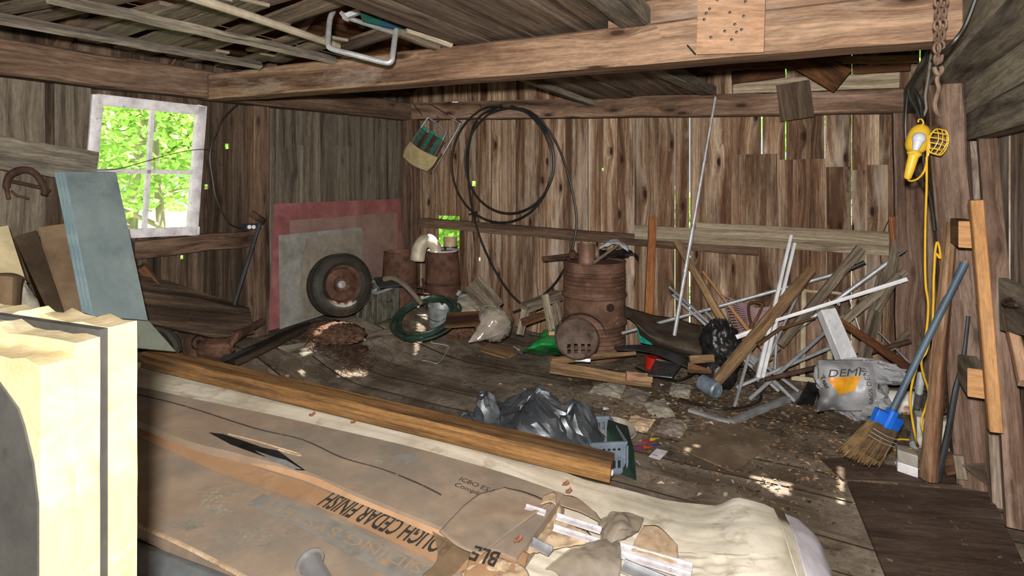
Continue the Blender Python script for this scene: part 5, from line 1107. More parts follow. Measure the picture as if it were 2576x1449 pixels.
# ---------- right wall: new lumber, poles, block
def lum(x0, y0, d0, x1, y1, d1, n0, n1, mat, lab, k=1., name='stud', cat='lumber', grp='new lumber on the right wall'):
    one(name, stick(x0, y0, d0, x1, y1, d1, n0, n1, k, seg=3, up=-U), mat, lab, cat, grp)
p0, p1 = P(2455, 503, 2.62), P(2504, 1082, 2.6); mb = MB(); mb.bar(p0, p1, .058, .05, up=-U, seg=3); one('new_stud', mb, ORANGE, 'long new orange stud standing upright on the right wall', 'lumber')
e = P(2431, 590, 2.72); mb = MB(); mb.bar(e, e + N * .22, 32 / FP * 2.72, 67 / FP * 2.72, up=Z, ch=.03, endmi=1); one('wood_block', mb, [BROWNW, ORANGE], 'upper sawn orange block fixed to the right post', 'wood block', 'blocks behind the new stud')
e = P(2460, 965, 2.66); mb = MB(); mb.bar(e, e + N * .24, 42 / FP * 2.66, 72 / FP * 2.66, up=Z, ch=.03, endmi=1); one('wood_block', mb, [GREYW, ORANGE], 'lower sawn orange block fixed beside the foot of the new stud', 'wood block', 'blocks behind the new stud')
mb = MB(); mb.bar(RW(2538, 785, .10), RW(2578, 965, .10), .05, .04, up=-U); one('new_batten', mb, PLY, 'short new batten nailed to the right wall at the picture edge', 'lumber')
mb = plate(MB(), [RW(2512, 698, .12), RW(2600, 735, .12), RW(2600, 850, .12), RW(2516, 830, .12)], .03); one('wall_plank', mb, HEWG, 'dark horizontal plank with an iron staple on the right wall', 'plank')
mb = MB(); mb.tube([RW(x, y, .17) for x, y in ((2552, 752), (2530, 754), (2524, 760), (2532, 766), (2556, 768))], .006, 6, smooth=4); one('iron_staple', mb, RUSTD, 'rusty iron staple in the dark plank on the right wall', 'staple')
one('wooden_pole', stick(2336, 1205, 3.0, 2392, 560, 2.98, 38, 24, seg=6, jit=.004, ch=.28), wood('worn_pole', '#3d2a1c', '#7d5d45', '#a38468', gx=.8, gy=8, stain=.5, var=.05), 'thick worn wooden pole leaning on the right post', 'pole')
mb = MB(); mb.bar(P(2402, 552, 2.98) , P(2352, 1205, 3.05), .025, .04, seg=3); one('dark_batten', mb, BROWNW, 'thin dark batten beside the thick worn pole', 'batten')
mb = MB(); mb.tube([P(*p) for p in ((2436, 795, 3.0), (2424, 900, 2.98), (2404, 980, 2.97), (2385, 1090, 2.97), (2357, 1208, 2.98))], [.009, .011, .014, .016, .018], 8, smooth=3); one('iron_bar', mb, STEEL, 'bent dark iron bar leaning at the foot of the right post', 'bar')
mb = MB(); link_chain(mb, [P(2372, 880, 3.15), P(2370, 960, 3.15), P(2376, 1050, 3.15)], .04, .006, .013); one('short_chain', mb, RUSTD, 'short rusty chain hanging behind the thick worn pole', 'chain')
mb = MB(); o = FL(2362, 1138); mb.box(o + Z * .095 + N * .06, U * .22, N * .14, Z * .19, ch=.12); mb2 = mb
for i, p in enumerate(mb.v): mb.v[i] = p + V((1, 1, 1)) * .01 * noise.noise(p * 14)
one('concrete_block', mb, nm('white_concrete', [(.3, '#8c8880'), (.6, '#b9b5ab')], 16, .95, second=('#3a332b', 30, .6, .66, .8), bump=.6), 'pale pitted concrete block at the foot of the right post', 'block')
g = root('plastic_jug', FL(2282, 1205), 'small translucent white plastic container standing by the pole', 'container'); A = FL(2257, 1192); B_ = FL(2310, 1210); h = Z * .135; bk2 = N * .07
mb = hexa(MB(), [A, B_, B_ + h * .5, A + h * .5], [A + bk2, B_ + bk2, B_ + h * .5 + bk2, A + h * .5 + bk2]); mk('lower_half', mb, WHITEP, g, bevel=.006)
mb = hexa(MB(), [A + h * .5, B_ + h * .5, B_ + h, A + h], [A + h * .5 + bk2, B_ + h * .5 + bk2, B_ + h + bk2, A + h + bk2]); mk('upper_half', mb, nm('hazy_plastic', [(.3, '#76716a'), (.6, '#98938b')], 5, .4), g, bevel=.006)
mb = MB(); mb.tube([FL(2302, 1050, .02), P(2312, 985, 3.3), P(2318, 940, 3.35)], .02, 10); mb.tube([FL(2300, 1120, .02), FL(2304, 1060, .05)], .026, 10); one('grey_pipe', mb, GALV, 'short grey pipe standing between the cord and the concrete block', 'pipe')
mb = plate(MB(), [RW(2420, 1170, .22), RW(2475, 1165, .2), RW(2490, 1215, .1), RW(2482, 1222, .1)], .004); one('plastic_scrap', mb, CLEAR, 'clear plastic scrap at the foot of the right post', 'plastic film')
mb = MB(); mb.bar(P(2410, 1145, 3.02), P(2420, 1205, 3.0), .045, .02); one('short_stake', mb, GREYW, 'short grey stake between the iron bar and the right post', 'stake')
one('foot_board', stick(2365, 1170, 3.12, 2425, 1160, 3.1, 44, seg=2), BROWNW, 'rough short board under the concrete block', 'board')

# broom
g = root('broom', FL(2190, 1165), 'corn broom with a long blue-grey handle and bright blue cap leaning at the right', 'broom'); hb, ht = P(2240, 1042, 2.98), P(2427, 662, 2.95)
mb = MB(); mb.tube([hb, hb.lerp(ht, .35), ht], [.016, .0165, .0185], 12); mk('handle', mb, nm('blue_grey_handle', [(.3, '#34414d'), (.6, '#4a5b6b')], 5, .5, stretch=(1, 1, .4)), g)
mb = MB(); mb.tube([ht, ht + (ht - hb).normalized() * .012], [.0165, .012], 10); mk('handle_tip', mb, TAN, g)
BLUE = nm('bright_blue_plastic', [(.3, '#0f4aa6'), (.6, '#1c61c4')], 8, .4, bump=.03); ba = (ht - hb).normalized(); cdir = (P(2258, 1075, 2.98) - P(2200, 1048, 2.98)).normalized(); th = V((0, -1, 0))
def bq(s, t, k): return P(2229, 1060, 2.98) + cdir * s - ba * t + th * k
mb = MB(); mb.bar(bq(0, -.045, 0), bq(0, .03, 0), .145, .05, up=th, ch=.15, w2=.14); mb.bar(bq(0, -.07, .01), bq(0, .028, .012), .045, .055, up=th, ch=.2); mk('cap', mb, BLUE, g, bevel=.003)
mb = MB(); rr = random.Random(6)
for k in range(520):
    s = rr.uniform(-1, 1); a = bq(s * .066, .02, rr.uniform(-.02, .02)); e = bq(s * .10 - .045 + rr.uniform(-.012, .012), .235 + rr.uniform(-.035, .02) - (.02 if s > .5 else 0), rr.uniform(-.025, .03)); md_ = a.lerp(e, .5) + cdir * (-.006) + th * .012
    mb.tube([a, md_, e], [.0026, .0022, .0012], 4, cap=False)
br_ = mk('bristles', mb, nm('broom_corn', [(.3, '#43341f'), (.6, '#6b5436')], 25, .9), g)
mb = MB(); mb.patch([[bq(-.064, .02, .012), bq(.066, .02, .012)], [bq(-.085, .12, .016), bq(.06, .12, .016)], [bq(-.11, .19, .012), bq(.04, .2, .012)]], 8, 8); mk('bristle_core', mb, nm('broom_core', [(.3, '#33261a'), (.6, '#54412d')], 25, .95), g, solid=.03)
mb = MB()
for t in (.055, .075, .095): mb.tube([bq(-.07 - t * .18, t, .048), bq(0 - t * .1, t + .006, .055), bq(.068 - t * .05, t, .048)], .0018, 5, smooth=4)
mk('stitching', mb, GREYC, br_)

# ---------- bag, drum and heap along the back wall
g = root('steel_drum', V((.77, 5.40, 0)), 'large rusty ribbed oil drum standing against the back wall', 'barrel'); o = V((.77, 5.40, .0)); r = .285; H_ = .87
pr = [(1e-4, .01), (r * .97, .01), (r, 0), (r, .02)]
for k in range(1, 100):
    z = .02 + (H_ - .04) * k / 100; t = k / 100; rr_ = r
    for c in (.345, .655): rr_ += .020 * math.exp(-((t - c) / .02) ** 2)
    if .70 < t < .93 or .06 < t < .30: rr_ += .008 * math.sin((t - .06) * 6.283 / .045)
    pr.append((rr_, z))
pr += [(r, H_ - .015), (r + .008, H_ - .008), (r + .008, H_), (r - .004, H_), (r - .008, H_ - .02), (1e-4, H_ - .02)]
mb = MB().lathe(pr, o, Z, 64, dent=.012, seed=2); mk('shell', mb, RUSTP, g)
mb = MB(); bp = P(1537, 775, 5.12); n_ = (bp - o); n_.z = 0; n_ = n_.normalized(); bp = o + n_ * .285 + Z * bp.z; mb.lathe([(.036, -.01), (.036, .012), (.026, .016), (.026, .03), (.018, .034), (1e-4, .034)], bp, n_, 20); mk('bung', mb, RUSTD, g)
zt = H_
g = root('rusty_can', o + V((-.09, -.08, zt)), 'rusty tin can standing on top of the oil drum', 'can'); mb = MB(); mb.lathe([(1e-4, -.018), (.078, -.018), (.082, .0), (.08, .01), (.08, .155), (.083, .162), (.076, .162), (.074, 0), (1e-4, 0)], o + V((-.085, -.08, zt)), Z, 28, dent=.05, seed=1); mk('body', mb, nm('rusty_tin', [(.3, '#5d4334'), (.6, '#87695a')], 9, .6, .3), g)
mb = MB(); mb.tube([o + V((-.04, -.24, zt + .01)), o + V((.2, -.1, zt + .15))], [.014, .013], 7); one('stick', mb, GREYW, 'grey stick lying across the top of the oil drum', 'stick')
mb = MB(); c = o + V((.2, -.04, zt + .02)); mb.patch([[c + V((-.17, -.12, .0)), c + V((0, -.14, .04)), c + V((.15, -.12, .05)), c + V((.17, -.1, -.02))], [c + V((-.16, 0, .02)), c + V((0, 0, .0)), c + V((.14, 0, .02)), c + V((.17, 0, .0))], [c + V((-.15, .1, .06)), c + V((0, .12, .05)), c + V((.13, .12, .07)), c + V((.16, .1, .03))]], 24, 24, .02, 9, 3, True); one('black_tray', mb, BLKW, 'crumpled black plastic tray on the edge of the oil drum', 'tray', solid=.004, ang=70)
mb = MB(); mb.patch([[c + V((-.16, -.02, .08)), c + V((-.02, .0, .13)), c + V((.1, -.03, .06))], [c + V((-.14, .06, .11)), c + V((.0, .08, .15)), c + V((.12, .06, .09))], [c + V((-.1, .12, .12)), c + V((.02, .14, .15)), c + V((.1, .14, .1))]], 20, 20, .02, 10, 5, True); one('newspaper', mb, nm('grey_newspaper', [(.3, '#8b8f96'), (.6, '#c3c6ca')], 14, .8, second=('#3a3d42', 40, .6, .65, .7)), 'crumpled grey newspaper in the black tray on the oil drum', 'paper', solid=.002, ang=70)
mb = MB(); mb.tube([P(1364, 650, 5.35), P(1420, 643, 5.3), P(1450, 640, 5.25)], .016, 8); mb.tube([P(1366, 655, 5.33), P(1425, 650, 5.28)], .01, 6); mb.lathe([(.02, -.03), (.04, -.02), (.045, .0), (.04, .02), (.02, .03)], P(1440, 640, 5.2), V((.9, -.4, 0)), 18); one('pipe_fitting', mb, RUSTD, 'rusty pipe with a flanged fitting sticking out beside the drum top', 'pipe')
# step stool / saw horse
g = root('saw_horse', FL(1370, 838), 'small grey wooden saw horse left of the oil drum', 'saw horse')
mb = MB(); mb.bar(P(1318, 775, 5.25), P(1405, 742, 5.5), .1, .09, up=Z, seg=3, jit=.003); mk('top_beam', mb, GREYW, g)
for (a, c) in (((1322, 780, 5.25), (1308, 842, 5.2)), ((1370, 742, 5.15), (1388, 832, 5.05)), ((1340, 775, 5.4), (1330, 810, 5.5)), ((1398, 760, 5.5), (1412, 830, 5.45))): mb = stick(*a, *c, 20, 18, .5); mk('leg', mb, GREYW, g)
mb = MB(); mb.bar(P(1312, 812, 5.15), P(1370, 792, 5.2), .02, .07); mk('brace', mb, BROWNW, g)
# green sack, round rusty grille
GRN = nm('green_bag', [(.3, '#0e6a2e'), (.6, '#1c8f45')], 6, .3, bump=.3, bscale=30, spec=.6)
mb = MB(); mb.patch([[P(1372, 828, 5.1), P(1398, 815, 5.1), P(1425, 812, 5.12), P(1460, 830, 5.1)], [P(1345, 850, 4.95), P(1378, 838, 4.9), P(1420, 840, 4.9), P(1455, 850, 4.95)], [P(1325, 880, 4.75), P(1362, 872, 4.7), P(1405, 872, 4.7), P(1430, 875, 4.8)], [FL(1305, 892, .02), FL(1358, 898, .02), FL(1395, 897, .02), FL(1412, 893, .02)]], 26, 26, .03, 6, 2, True); g = root('green_bag', FL(1380, 895), 'bright green crumpled plastic bag in front of the oil drum', 'bag'); mk('bag', mb, GRN, g, solid=.003, ang=70)
mb = MB(); mb.patch([[P(1290, 872, 4.8), P(1305, 880, 4.75)], [FL(1302, 892, .03), FL(1318, 896, .02)]], 6, 6, .01, 20, 1, True); mk('torn_corner', mb, WHITEP, g, solid=.002); mb = MB(); mb.patch([[P(1405, 822, 4.98), P(1420, 815, 5.0)], [P(1412, 838, 4.86), P(1425, 832, 4.86)]], 4, 4); mk('yellow_print', mb, YEL, g, solid=.002)
g = root('rusty_grille', FL(1452, 898), 'round rusty iron grille with slots leaning in front of the green bag', 'grille'); o = P(1452, 852, 4.62); n_ = V((-.05, -.88, .42)).normalized(); e1 = V((1, 0, 0)); e2 = n_.cross(e1).normalized() * -1; e2 = e2 if e2.z > 0 else -e2; r = .17
GR = nm('grille_rust', [(.3, '#4b3d33'), (.6, '#75655a')], 12, .8, .2, second=('#2c201a', 8, .55, .7, .7))
mb = MB(); N_ = 24; hol = [(a, b_) for a in (-.42, -.08, .26, .55) for b_ in (-.38, -.66)]
for i in range(48):
    for j in range(48):
        x, y = -1 + 2 * (i + .5) / 48, -1 + 2 * (j + .5) / 48
        if x * x + y * y > 1 or any(abs(x - a) < .075 and abs(y - b_) < .1 for a, b_ in hol): continue
        f = lambda x, y: o + e1 * (x * r * .98) + e2 * (y * r * .92) + n_ * (.03 * (1 - x * x - y * y)); s = 1 / 48
        k = len(mb.v); mb.v += [f(x - s, y - s), f(x + s, y - s), f(x + s, y + s), f(x - s, y + s)]; mb.face((k, k + 1, k + 2, k + 3))
mk('plate', mb, GR, g, solid=.006); mb = MB(); mb.tube([o + e1 * (math.cos(t) * r) + e2 * (math.sin(t) * r * .94) for t in [6.283 * k / 40 for k in range(40)]], .008, 6, True); mk('rim', mb, RUSTD, g)
mb = MB(); mb.tube([o + e1 * (math.cos(t) * r * 1.22 + .03) + e2 * (math.sin(t) * r * 1.12 + .02) - n_ * .02 for t in [.1 + 3.6 * k / 30 for k in range(31)]] + [FL(1410, 905, .02)], .004, 6); mk('bail_wire', mb, STEEL, g)
mb = MB(); mb.box(P(1388, 838, 4.72), V((.05, 0, 0)), V((0, .01, .02)), Z * .03); one('paper_tag', mb, CARDO, 'small tan cardboard scrap on the green bag', 'paper')
# sticks in front
def rnd_stick(*a, mat=TAN, lab='', nm_='stick', cat='stick', k=1., ch=.25, **kw): one(nm_, stick(*a, flat=k, ch=ch, seg=6, jit=.003, **kw), mat, lab, cat)
rnd_stick(1386, 908, 4.55, 1598, 888, 4.75, 18, 10, lab='tan tapered stake lying in front of the round grille', nm_='stake', cat='stake')
rnd_stick(1385, 924, 4.5, 1638, 962, 4.35, 30, 26, k=.6, lab='wide tan board on the floor below the tan stake', nm_='board', cat='board', ch=.1)
rnd_stick(1575, 945, 4.3, 1640, 952, 4.3, 24, 20, k=.6, mat=PLY, lab='short pale offcut beside the wide tan board', nm_='offcut', cat='board', ch=.1)
rnd_stick(1430, 900, 4.6, 1485, 908, 4.55, 12, 8, mat=ALU, k=.3, lab='small green and white card under the round grille', nm_='card', cat='card')
# dark sheets and baskets in the middle heap
DARKS = nm('dark_leather', [(.3, '#2b231c'), (.5, '#443a30'), (.7, '#5a4e42')], 5, .75, second=('#6d6254', 9, .6, .74, .4), bump=.3)
mb = MB(); mb.patch([[P(1572, 770, 5.2), P(1625, 790, 5.25), P(1700, 805, 5.2), P(1775, 825, 5.1)], [P(1575, 800, 5.0), P(1630, 815, 5.0), P(1700, 835, 4.95), P(1775, 850, 4.9)], [P(1600, 815, 4.8), P(1640, 850, 4.75), P(1700, 870, 4.7), P(1765, 885, 4.7)], [FL(1625, 870, .1), FL(1660, 885, .1), FL(1715, 900, .1), FL(1770, 912, .1)]], 26, 26, .02, 4, 5); one('dark_hide', mb, DARKS, 'large stiff dark brown sheet draped right of the oil drum', 'sheet', solid=.008)
mb = MB(); mb.patch([[P(1545, 872, 4.75), P(1600, 868, 4.75), P(1650, 872, 4.7), P(1735, 905, 4.5)], [P(1552, 882, 4.66), P(1605, 882, 4.62), P(1660, 895, 4.5), P(1742, 930, 4.3)]], 8, 20, .004, 6); one('flat_shovel', mb, STEEL, 'flat black shovel blade lying on the heap below the aluminium pole', 'shovel', solid=.006)
g = root('wire_basket', FL(1690, 945), 'black wire grid basket under the black shovel blade', 'basket'); mb = MB(); q = [P(1650, 905, 4.45), P(1715, 915, 4.4), P(1690, 950, 4.2), P(1630, 945, 4.25)]
for k in range(12): t = k / 11; mb.tube([bl(q, t, 0), bl(q, t, 1)], .003, 4); mb.tube([bl(q, 0, t), bl(q, 1, t)], .003, 4)
mk('grid', mb, STEEL, g); mb = MB(); mb.tube(q, .006, 6, True); mk('frame', mb, STEEL, g)
mb = MB(); mb.lathe([(1e-4, 0), (.055, 0), (.06, .01), (.06, .09), (.052, .1), (1e-4, .1)], FL(1640, 928, .05), V((.1, 0, 1)), 24); one('red_container', mb, nm('red_plastic', [(.3, '#8f1a12'), (.6, '#b3281b')], 6, .4), 'red plastic container half hidden by the wire basket', 'container')
mb = MB(); q = [P(1596, 800, 5.1), P(1618, 835, 4.95), P(1640, 868, 4.85), P(1610, 862, 4.95)]; mb = plate(MB(), q, .01); one('teal_scrap', mb, TEAL, 'teal plastic scrap under the dark brown sheet', 'plastic scrap')
mb = MB(); mb.blob(P(1812, 880, 4.72), U * .15, N * .12, Z * .22, 60, 40, .22, 7, 3.3, True); mb.blob(P(1805, 940, 4.5), U * .12, N * .1, Z * .12, 40, 26, .25, 7, 6, True, flat=.01); one('black_bundle', mb, BLKW, 'bundle of shredded black plastic behind the sledge hammer', 'plastic bundle', ang=60)
rnd_stick(1735, 905, 4.4, 1795, 900, 4.4, 20, 18, mat=TAN, k=.6, lab='small tan offcut left of the black plastic bundle', nm_='offcut', cat='board', ch=.1)
rnd_stick(1730, 925, 4.3, 1790, 935, 4.25, 26, 10, mat=BROWNW, k=.5, lab='dark wedge of wood in front of the black plastic bundle', nm_='offcut', cat='board', ch=.1)
# poles and sticks of the right heap
g = root('telescopic_pole', P(1690, 880, 4.85), 'tall thin aluminium telescopic pole standing against the back plate', 'pole')
mb = MB(); a, c = P(1690, 880, 4.85), P(1800, 244, 5.03); mb.tube([a, a.lerp(c, .48)], .0165, 10); mk('lower_tube', mb, ALU, g)
mb = MB(); mb.tube([a.lerp(c, .48), a.lerp(c, .745)], .0135, 10); mb.tube([a.lerp(c, .745), c], .0105, 10); mk('upper_tube', mb, ALU, g)
for t in (.29, .48, .745): mb = MB(); mb.tube([a.lerp(c, t - .008), a.lerp(c, t + .008)], .0205, 12); mk('clamp', mb, ALUD, g)
rnd_stick(1838, 842, 4.8, 1702, 606, 5.17, 20, 16, mat=TAN, lab='brown wooden handle leaning left behind the aluminium pole', nm_='wooden_shaft', cat='tool shaft')
rnd_stick(1940, 905, 4.5, 1768, 684, 5.15, 11, 6, mat=ORANGE, lab='thin yellowish stick leaning beside the brown handle')
for i, (x0, y0, x1, y1, d0, d1) in enumerate(((1684, 722, 1990, 1000, 5.15, 4.25), (1692, 742, 1960, 985, 5.1, 4.3), (1755, 790, 2010, 985, 5.0, 4.3), (1768, 778, 2000, 1010, 5.0, 4.2))):
    mb = MB(); mb.tube([P(x0, y0, d0), P(x1, y1, d1)], .013, 10); one('aluminium_tube', mb, ALU if i % 2 else ALUD, ('outermost left aluminium tube slanting down through the heap', 'second aluminium tube slanting down through the heap', 'short end aluminium tube just under the rake', 'lowest right aluminium tube ending by the gutter angle')[i], 'tube', 'aluminium tubes slanting through the heap')
for i, (pts, rr_, tip, lab) in enumerate((([(1565, 838, 5.2), (1690, 800, 5.1), (1900, 742, 4.9), (2050, 700, 4.7), (2130, 682, 4.56)], .0155, (2176, 660, 4.5), 'long aluminium pole with black tip running low behind the rake'), ([(1985, 842, 4.6), (2090, 735, 4.5) if 0 else (2060, 795, 4.55), (2160, 715, 4.45), (2262, 640, 4.4)], .018, (2282, 628, 4.38), 'thick aluminium pole with black grip crossing the heap at the right'))):
    g = root('long_pole', P(*pts[0]), lab, 'pole', 'long aluminium poles in the heap'); mb = MB(); a, c = P(*pts[0]), P(*pts[-1]); mb.tube([a, c], rr_, 10); mk('tube', mb, ALUD, g); mb = MB(); mb.tube([c - (c - a).normalized() * .02, P(*tip)], rr_ * 1.15, 10); mk('grip', mb, HOSEB, g)
# rake
g = root('plastic_rake', P(1900, 860, 4.75), 'mauve plastic leaf rake standing fan up in the heap', 'rake'); MAU = nm('mauve_plastic', [(.3, '#745a60'), (.6, '#93757b')], 7, .6); hub = P(1962, 800, 4.85)
mb = MB()
for k in range(17):
    t = k / 16; e = P(1814 + 44 * t, 742 + 122 * t, 4.95 - .12 * t); m_ = e.lerp(hub, .55); mb.tube([hub, m_, e.lerp(hub, .1), e, e + V((-.005, -.03, -.008))], [.009, .008, .0065, .006, .005], 5)
mk('tines', mb, MAU, g); mb = MB(); q = [P(1877, 776, 4.9), P(1960, 770, 4.87), P(1972, 812, 4.83), P(1908, 868, 4.8)]; mb = plate(MB(), q, .006); mk('fan_web', mb, MAU, g)
mb = MB(); mb.tube([P(1838, 748, 4.93), P(1850, 800, 4.89), P(1874, 856, 4.84)], .005, 6); mb.tube([P(1870, 768, 4.91), P(1884, 815, 4.87), P(1902, 852, 4.83)], .005, 6); mk('cross_rib', mb, MAU, g)
g = root('shovel', P(1885, 925, 4.6), 'shovel with a D-shaped wooden handle in front of the rake', 'shovel'); mb = MB(); mb.tube([P(*p) for p in ((1890, 815, 4.72), (1884, 790, 4.72), (1884, 766, 4.72), (1896, 760, 4.72), (1914, 764, 4.72), (1916, 774, 4.72), (1904, 800, 4.72), (1893, 818, 4.72))], .012, 8, smooth=4); mk('grip', mb, BROWNW, g); mb = MB(); mb.tube([P(1892, 812, 4.72), P(1886, 850, 4.68), P(1870, 930, 4.55)], [.018, .016, .015], 8); mk('shaft', mb, BROWNW, g)
# sledge hammer
g = root('sledge_hammer', FL(1785, 990), 'big sledge hammer with a thick tan handle and grey head on the floor', 'hammer'); ha, hc = P(1796, 968, 4.3), P(2040, 680, 4.62)
mb = MB(); mb.tube([ha, ha.lerp(hc, .12), ha.lerp(hc, .3), ha.lerp(hc, .8), hc], [.036, .044, .05, .05, .043], 10); mk('handle', mb, wood('ash_handle', '#523a24', '#80664a', '#9d825f', gx=.8, gy=8, stain=.4, var=.05, knots=.2), g)
mb = MB(); a, c = P(1764, 960, 4.36), P(1805, 984, 4.22); d = (c - a).normalized(); L = (c - a).length; mb.lathe([(1e-4, 0), (.05, 0), (.06, .01), (.062, L * .5), (.062, L - .012), (.052, L), (.024, L), (.024, L - .01), (1e-4, L - .01)], a, d, 28); mk('head', mb, nm('hammer_steel', [(.3, '#5c6670'), (.6, '#8593a0')], 9, .5, .4), g)
# white rails, slats, posts
WPL = nm('white_plastic', [(.3, '#b4b6bb'), (.6, '#d8dadd')], 6, .45, bump=.05)
for dx in (0, 9): mb = stick(1990 + dx, 592 + dx * 2.2, 4.72, 1906 + dx * 1.3, 950, 4.3, 7, 9); one('white_strip', mb, WPL, 'longer left one of two narrow white strips leaning upright in the heap' if dx == 0 else 'shorter right one of two narrow white strips leaning upright in the heap', 'strip', 'white strips')
g = root('curtain_rail', P(1950, 808, 4.4), 'long white rail with small hooks slanting across the heap', 'rail'); mb = stick(1945, 808, 4.45, 2282, 702, 4.15, 8, 10, .6); mk('rail', mb, WPL, g)
for x, y in ((2107, 766), (2262, 712)): mb = MB(); e = P(x, y, 4.25); mb.tube([e + V((0, 0, .02)), e, e + V((.012, 0, -.008)), e + V((.018, 0, .006)), e + V((.008, 0, .01))], .003, 5); mk('rail_hook', mb, WPL, g)
mb = stick(1852, 848, 4.55, 1912, 826, 4.5, 11, 11, .6); one('white_rail_piece', mb, WPL, 'short white rail piece across the shovel shaft', 'rail')
rnd_stick(2166, 624, 4.42, 1962, 868, 4.5, 22, 20, mat=GREYW, k=.6, ch=.08, lab='grey wooden stake crossing the thick aluminium pole', nm_='stake', cat='stake')
rnd_stick(1955, 870, 4.5, 1898, 930, 4.4, 18, 16, mat=GREYW, k=.6, lab='grey slat end low behind the sledge handle', nm_='stake', cat='stake')
for i, (x0, y0, x1, y1, d0, d1, r_, lab) in enumerate(((1885, 1005, 2122, 795, 4.2, 4.45, .014, 'dark grey pipe rising to the right behind the white post'), (1852, 975, 2104, 868, 4.3, 4.35, .014, 'light grey pipe low behind the white post'), (1840, 1052, 1888, 880, 4.1, 4.4, .013, 'grey tube standing in the loop of black cable'), (1957, 762, 1948, 960, 4.6, 4.35, .011, 'thin upright grey tube left of the trellis'), (2010, 735, 1905, 960, 4.6, 4.35, .011, 'thin grey tube slanting beside the white slats'))):
    mb = MB(); mb.tube([P(x0, y0, d0), P(x1, y1, d1)], r_, 9); one('grey_tube', mb, ALUD, lab, 'tube', 'grey tubes in the right heap')
mb = MB(); mb.tube([P(1925, 955, 4.2), P(2050, 925, 4.2), P(2180, 888, 4.2), P(2290, 858, 4.15)], .018, 8); one('rusty_rod', mb, RUSTD, 'long rusty rod lying behind the white sack', 'rod')
g = root('trellis', P(2080, 960, 4.6), 'pale wooden trellis frame standing behind the poles', 'trellis'); TRM = nm('pale_trellis', [(.3, '#8c7f66'), (.6, '#b3a68c')], 9, .8)
for x in (2022, 2090): mb = stick(x, 728, 4.78, x - 4, 955, 4.55, 11, 12, .5); mk('upright', mb, TRM, g)
mb = MB(); mb.tube([P(*p) for p in ((1925, 736, 4.85), (1985, 725, 4.8), (2040, 733, 4.76), (2090, 735, 4.72), (2150, 745, 4.7))], .013, 6, smooth=4); mk('top_rail', mb, TRM, g); mb = stick(1990, 950, 4.55, 2060, 958, 4.5, 12); mk('bottom_rail', mb, TRM, g)
g = root('white_post', P(2128, 900, 4.05), 'white painted wooden post leaning with its bare end up', 'post'); mb = stick(2078, 782, 4.2, 2130, 905, 4.02, 38, 42, .8, ch=.06); mk('shaft', mb, nm('white_worn_paint', [(.3, '#a9aaae'), (.6, '#c9cacd')], 8, .6, second=('#5c5850', 22, .64, .68, .7), stretch=(2, 2, .5)), g); mb = stick(2076, 775, 4.21, 2079, 783, 4.2, 38, 38, .8); mk('bare_end', mb, GREYW, g)
rnd_stick(2276, 682, 4.25, 2118, 812, 4.25, 18, 18, mat=GREYW, k=.6, ch=.08, lab='grey batten crossing the white rail at the right', nm_='batten', cat='batten')
rnd_stick(2258, 606, 4.42, 2236, 712, 4.35, 18, 28, mat=GREYW, k=.4, ch=.05, lab='upper grey strip against the right corner post', nm_='batten', cat='batten')
rnd_stick(2226, 690, 4.4, 2172, 905, 4.15, 32, 26, mat=GREYW, k=.4, ch=.05, lab='wide grey slat standing behind the white sack', nm_='plank', cat='plank')
rnd_stick(2262, 690, 4.2, 2205, 782, 4.22, 14, 14, mat=GREYW, k=.6, ch=.08, lab='short grey strip nailed over the wide grey slat', nm_='batten', cat='batten')
rnd_stick(2112, 808, 4.2, 2300, 935, 3.95, 18, 22, mat=wood('reddish_board', '#2d170c', '#5f3a22', '#7d5233', gx=.8, gy=8), k=.5, ch=.08, lab='reddish brown board slanting down behind the white sack', nm_='board', cat='board')
rnd_stick(2240, 880, 4.2, 2282, 838, 4.25, 12, 12, mat=GREYW, lab='thin short stick right of the wide grey slat')
mb = MB(); mb.tube([P(2210, 835, 4.3), P(2290, 915, 4.05)], .006, 6); one('thin_rod', mb, ALUD, 'thin grey rod crossing behind the lower end of the reddish board', 'rod'); mb = MB(); mb.tube([P(2135, 745, 4.4), P(2166, 840, 4.3)], .005, 6); one('thin_rod', mb, ALUD, 'thin upright grey rod right of the white painted post', 'rod')
mb = stick(2245, 545, 4.45, 2268, 745, 4.42, 14, 16, .8); one('orange_batten', mb, wood('orange_batten_wood', '#5a3018', '#9a6040', '#b57a55', gx=.8, gy=8), 'reddish batten upright against the right corner post', 'batten')
mb = stick(1642, 545, 5.33, 1630, 830, 5.3, 18, 22, .6); one('upright_batten', mb, wood('brown_batten_wood', '#4a2814', '#80502f', '#9a6843', gx=.8, gy=8), 'brown upright batten nailed over the back wall girt', 'batten')
mb = MB(); mb.tube([BW(x, y, .1) for x, y in ((2240, 545), (2220, 590), (2214, 640), (2222, 700), (2220, 760), (2218, 860))], .004, 5, smooth=4); one('hanging_wire', mb, RUSTD, 'thin dark wire hanging down the right end of the back wall', 'wire')
mb = MB(); mb.tube([P(1905, 868, 4.35), P(1960, 828, 4.35), P(2050, 800, 4.35)], [.016, .013, .009], 7); one('branch', mb, BROWNW, 'dark crooked branch across the white slats', 'branch')
